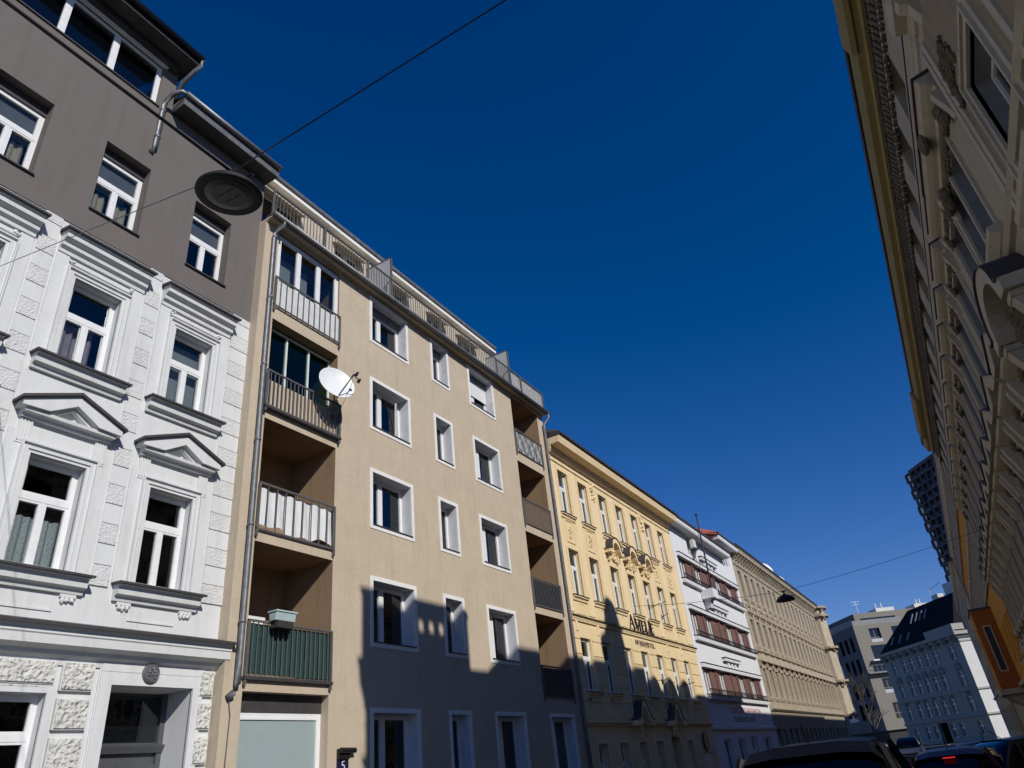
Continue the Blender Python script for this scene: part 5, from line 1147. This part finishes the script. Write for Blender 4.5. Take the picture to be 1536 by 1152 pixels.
def cars():
    def car(name,Lc,Wc,Hc,body,label,kind='hatch',brake=False):
        t=thing(name,label,'car',group='cars along the street'); hw=Wc/2; hl=Lc/2       # local +Y is forward
        zb,zs=.22,Hc*.60
        secs=[(-hl,.80,.40,zs*.86),(-hl+.12,.93,.26,zs*.98),(-hl+.6,1,zb,zs),(0,1,zb,zs*.99),(hl-1.1,1,zb,zs*.95),(hl-.35,.95,.25,zs*.80),(hl-.05,.82,.33,zs*.66),(hl,.72,.40,zs*.55)]
        m=MB(); n=0; ring=[]
        for y,ws,z0,z1 in secs:
            a=hw*ws; pr=[(-a*.86,z0),(-a*.97,z0+.12),(-a,z0+(z1-z0)*.45),(-a*.97,z0+(z1-z0)*.78),(-a*.90,z1-.03),(-a*.75,z1),(a*.75,z1),(a*.90,z1-.03),(a*.97,z0+(z1-z0)*.78),(a,z0+(z1-z0)*.45),(a*.97,z0+.12),(a*.86,z0)]
            ring.append([(x,y,z) for x,z in pr])
        loft(m,ring); m.build('body',body,t,smooth=True)
        back=-hl+(.18 if kind!='sedan' else .75)
        cs=[(back,.80,zs-.03,zs+.05),(back+.22,.80,zs-.03,zs+(Hc-zs)*.80),(back+.40,.80,zs-.03,Hc*.985),(-.3,.82,zs-.03,Hc),(.25,.82,zs-.03,Hc*.985),(.62,.80,zs-.03,zs+(Hc-zs)*.78),(1.15,.76,zs-.03,zs+.04)]
        m=MB(); ring=[]
        for y,ws,z0,z1 in cs:
            a=hw*ws*1.12; f=(z1-zs)/(Hc-zs); b=a-(.20*f); pr=[(-a,z0)]+[(-a+(a-b)*k,z0+(z1-.10*f-z0)*k) for k in (.5,1)]
            pr+= [(-b*.86,z1-.03*f),(-b*.5,z1),(b*.5,z1),(b*.86,z1-.03*f)]+[(-q,z) for q,z in [(-a+(a-b)*k,z0+(z1-.10*f-z0)*k) for k in (1,.5)]]+[(a,z0)]
            ring.append([(x,y,z) for x,z in pr])
        loft(m,ring); m.build('windows','carglass',t,smooth=True)
        m=MB(); ring=[]
        for y,ws,z0,z1 in cs[1:6]:
            if y==cs[1][0]: z1=z1+.012; y-=.03
            a=hw*ws*1.12; f=(z1-zs)/(Hc-zs); b=a-.20*f; pr=[(-b-.012,z1-.12*f),(-b*.88,z1-.02*f),(-b*.5,z1+.012),(b*.5,z1+.012),(b*.88,z1-.02*f),(b+.012,z1-.12*f)]
            ring.append([(x,y,z) for x,z in pr])
        ring=ring[1:4] if kind=='sedan' else ring[0:4]
        for rg in zip(ring,ring[1:]):
            for k in range(5): m.q(rg[0][k],rg[0][k+1],rg[1][k+1],rg[1][k])
        m.build('roof',body,t,smooth=True)
        m=MB()
        for sg in (-1,1):
            for y in (cs[2][0]+.05,-.25): m.tube([(sg*hw*.905,y+.0,zs-.02),(sg*(hw*.905-.17),y+.04,Hc-.11)],.035,6)
            m.tube([(sg*hw*.86,1.12,zs),(sg*(hw*.90-.19),.30,Hc-.08)],.035,6)
            m.tube([(sg*hw*.88,cs[0][0]+.04,zs),(sg*(hw*.90-.18),cs[2][0],Hc-.09)],.045,6)
        m.build('pillars',body,t)
        for sx in(-1,1):
            for yy in(-hl+.78,hl-.85):
                m=MB(); m.lathe((sx*(hw-.11),yy,.31),[(.20,-.10),(.29,-.10),(.31,-.06),(.31,.06),(.29,.10),(.20,.10)],22,Vector((1,0,0))); o=m.build('wheel','tyre',t,smooth=True)
                m=MB(); m.lathe((sx*(hw-.05),yy,.31),[(0,.03),(.08,.05),(.20,.03),(.21,-.06),(0,-.06)],16,Vector((sx,0,0))); m.build('rim','rim',o)
            m=MB(); m.box(sx*hw*.62-.14,sx*hw*.62+.14,-hl-.0,-hl+.14,zs*.70,zs*.88); m.build('tail_lamp','red',t,bevel=.02)
            m=MB(); m.box(sx*hw*.62-.16,sx*hw*.62+.16,hl-.22,hl-.02,zs*.56,zs*.68); m.build('headlight','headl',t,bevel=.02)
            m=MB(); m.box(sx*(hw+.10)-.09,sx*(hw+.10)+.09,.72,.84,zs+.0,zs+.13); m.box(sx*hw*.97-.08,sx*hw*.97+.08,.76,.80,zs,zs+.05); m.build('mirror',body,t,bevel=.015)
        m=MB(); m.box(-.26,.26,-hl-.02,-hl+.02,zs*.52,zs*.52+.11); m.build('number_plate','signwhite',t)
        if brake:
            m=MB(); m.box(-.09,.09,back+.15,back+.20,Hc*.985-.10,Hc*.985-.082); m.build('brake_lamp','brake',t)
        m=MB(); m.tube([(0.0,back+.6,Hc),(0,back+.42,Hc+.16)],.008,5); m.build('aerial','black',t)
        return t
    def loft(m,rings):
        i=len(m.v); n=len(rings[0])
        for r in rings: m.v+=r
        for k in range(len(rings)-1):
            for j in range(n):
                a=i+k*n+j; b=i+k*n+(j+1)%n; m.f.append((a,b,b+n,a+n))
        m.f.append(tuple(range(i,i+n))); m.f.append(tuple(range(i+(len(rings)-1)*n,i+len(rings)*n)))
    p_soot=simple('black_car_roof_paint',(.004,.004,.005),.5,0,.15); p_black=paint('black_car_paint',(.010,.010,.012)); p_blue=paint('dark_maroon_car_paint',(.06,.015,.025)); p_white=paint('white_car_paint',(.5,.5,.5)); p_dark=paint('charcoal_car_paint',(.03,.03,.034)); p_grey=paint('grey_car_paint',(.16,.16,.17))
    c=car('parked_car',4.3,1.86,1.635,p_soot,'big black car close in front, only its domed roof showing','suv'); c.location=(-1.55,9.7,0); c.rotation_euler=(0,0,R(2))
    c=car('parked_car',4.0,1.62,1.33,p_blue,'dark red hatchback with its brake light glowing, behind the big black car','hatch',True); c.location=(-.55,16.2,0)
    c=car('parked_car',4.4,1.78,1.33,p_dark,'charcoal hatchback ahead of the dark red one','hatch'); c.location=(.02,20.2,0)
    c=car('parked_car',4.5,1.8,1.37,p_black,'black saloon nearest the right hand houses, drawn up across the kerb','sedan'); c.location=(1.1,17.6,0); c.rotation_euler=(0,0,R(-62))
    c=car('parked_car',4.2,1.8,1.5,p_white,'white car far down the street coming forward','hatch'); c.location=(-4.5,61,0); c.rotation_euler=(0,0,R(180))
    c=car('parked_car',4.2,1.8,1.5,p_grey,'grey car far down the street left of the white one','hatch'); c.location=(-7.6,62,0); c.rotation_euler=(0,0,R(180))
cars()

def tree():
    t=thing('bare_tree','bare leafless street tree in front of the modern block','tree',(*P(-6.0,112),0),0)
    random.seed(5); tr=MB(); br=MB()
    def grow(p,d,l,r,dep,m):
        q=p+d*l; mid=p.lerp(q,.5)+Vector((random.uniform(-.1,.1),random.uniform(-.1,.1),0))*l*.5
        m.tube([p,mid,q],r,6 if r>.05 else 4,r*.68)
        if dep==0: return
        for _ in range(3 if dep>1 else 4):
            nd=(d+Vector((random.uniform(-.75,.75),random.uniform(-.75,.75),random.uniform(-.15,.55)))).normalized()
            grow(q if random.random()<.7 else mid,nd,l*random.uniform(.6,.85),r*.6,dep-1,br)
    grow(Vector((0,0,0)),Vector((0.02,0,1)),3.0,.20,5,tr)
    tr.build('trunk','bark',t); br.build('crown','bark',t)
tree()

# ================================================================== 10 ground
def sheet(name,x0,x1,y0,y1,z,mat): 
    m=MB(); m.q((x0,y0,z),(x1,y0,z),(x1,y1,z),(x0,y1,z)); return struct(m.build(name,mat))
sheet('ground',-900,900,-900,900,-.02,'ground')
sheet('road',-9.3,1.6,-40,150,-.012,'asphalt')
sheet('cross_street',1.6,70,-9,6.4,-.008,'asphalt')
def slab(name,x0,x1,y0,y1,mat='pave'):
    m=MB(); m.box(x0,x1,y0,y1,-.05,.13); return struct(m.build(name,mat))
slab('pavement',-D-.5,-9.48,-20,92); slab('pavement',1.78,W+.3,6.9,104)
m=MB(); m.box(-9.48,-9.3,-20,92,-.05,.135); m.box(1.6,1.78,6.9,104,-.05,.135); struct(m.build('kerb','kerb',bevel=.015))
m=MB()
for i in range(22): m.q((-3.92,2+i*6,-.006),(-3.80,2+i*6,-.006),(-3.80,5+i*6,-.006),(-3.92,5+i*6,-.006))
struct(m.build('road_markings','line'))

# ================================================================== sky, sun, camera
wd=bpy.data.worlds.new('World'); SC.world=wd; wd.use_nodes=True; nt=wd.node_tree; N=nt.nodes; bg=N['Background']
sky=N.new('ShaderNodeTexSky'); sky.sky_type='NISHITA'; sky.sun_disc=False; sky.sun_elevation=R(SUN_EL)
sky.air_density=1.0; sky.dust_density=0; sky.ozone_density=3.0; sky.altitude=200
svec=Vector((math.cos(R(SUN_EL))*math.cos(R(SUN_A)),-math.cos(R(SUN_EL))*math.sin(R(SUN_A)),math.sin(R(SUN_EL))))
sky.sun_rotation=math.atan2(svec.x,svec.y)
hs=N.new('ShaderNodeHueSaturation'); hs.inputs['Saturation'].default_value=1.25
nt.links.new(sky.outputs[0],hs.inputs['Color']); va=N.new('ShaderNodeVectorMath'); va.operation='MULTIPLY_ADD'; va.inputs[1].default_value=(1.25,1.21,1.86); va.inputs[2].default_value=(-.42,-.2,-.5)
vm=N.new('ShaderNodeVectorMath'); vm.operation='MAXIMUM'; vm.inputs[1].default_value=(0,0,0)
nt.links.new(hs.outputs[0],va.inputs[0]); nt.links.new(va.outputs[0],vm.inputs[0]); nt.links.new(vm.outputs[0],bg.inputs[0]); bg.inputs[1].default_value=.05
sl=bpy.data.lights.new('Sun','SUN'); sl.energy=4.0; sl.angle=R(.5); sl.color=(1,.965,.90)
so=bpy.data.objects.new('sun',sl); COL.objects.link(so); so.rotation_euler=svec.to_track_quat('Z','Y').to_euler()

cd=bpy.data.cameras.new('Camera'); co=bpy.data.objects.new('camera',cd); COL.objects.link(co)
rows=((0.8527632461912318,0.3299750862545923,0.4048595909653948),(0.5123264124581421,-0.37772782939439353,-0.7712608728561106),(-0.10157013854062659,0.8651231873856313,-0.49116736211251216))
mw=Matrix(rows).to_4x4(); mw.translation=Vector((0,0,1.6)); co.matrix_world=mw
cd.sensor_width=36; cd.lens=1050.324/1536*36; cd.clip_end=3000; cd.clip_start=.05
SC.camera=co
vs=SC.view_settings; vs.view_transform='Standard'; vs.look='None'; vs.exposure=0; vs.gamma=1; vs.use_curve_mapping=False
SC.render.resolution_x=1024; SC.render.resolution_y=768
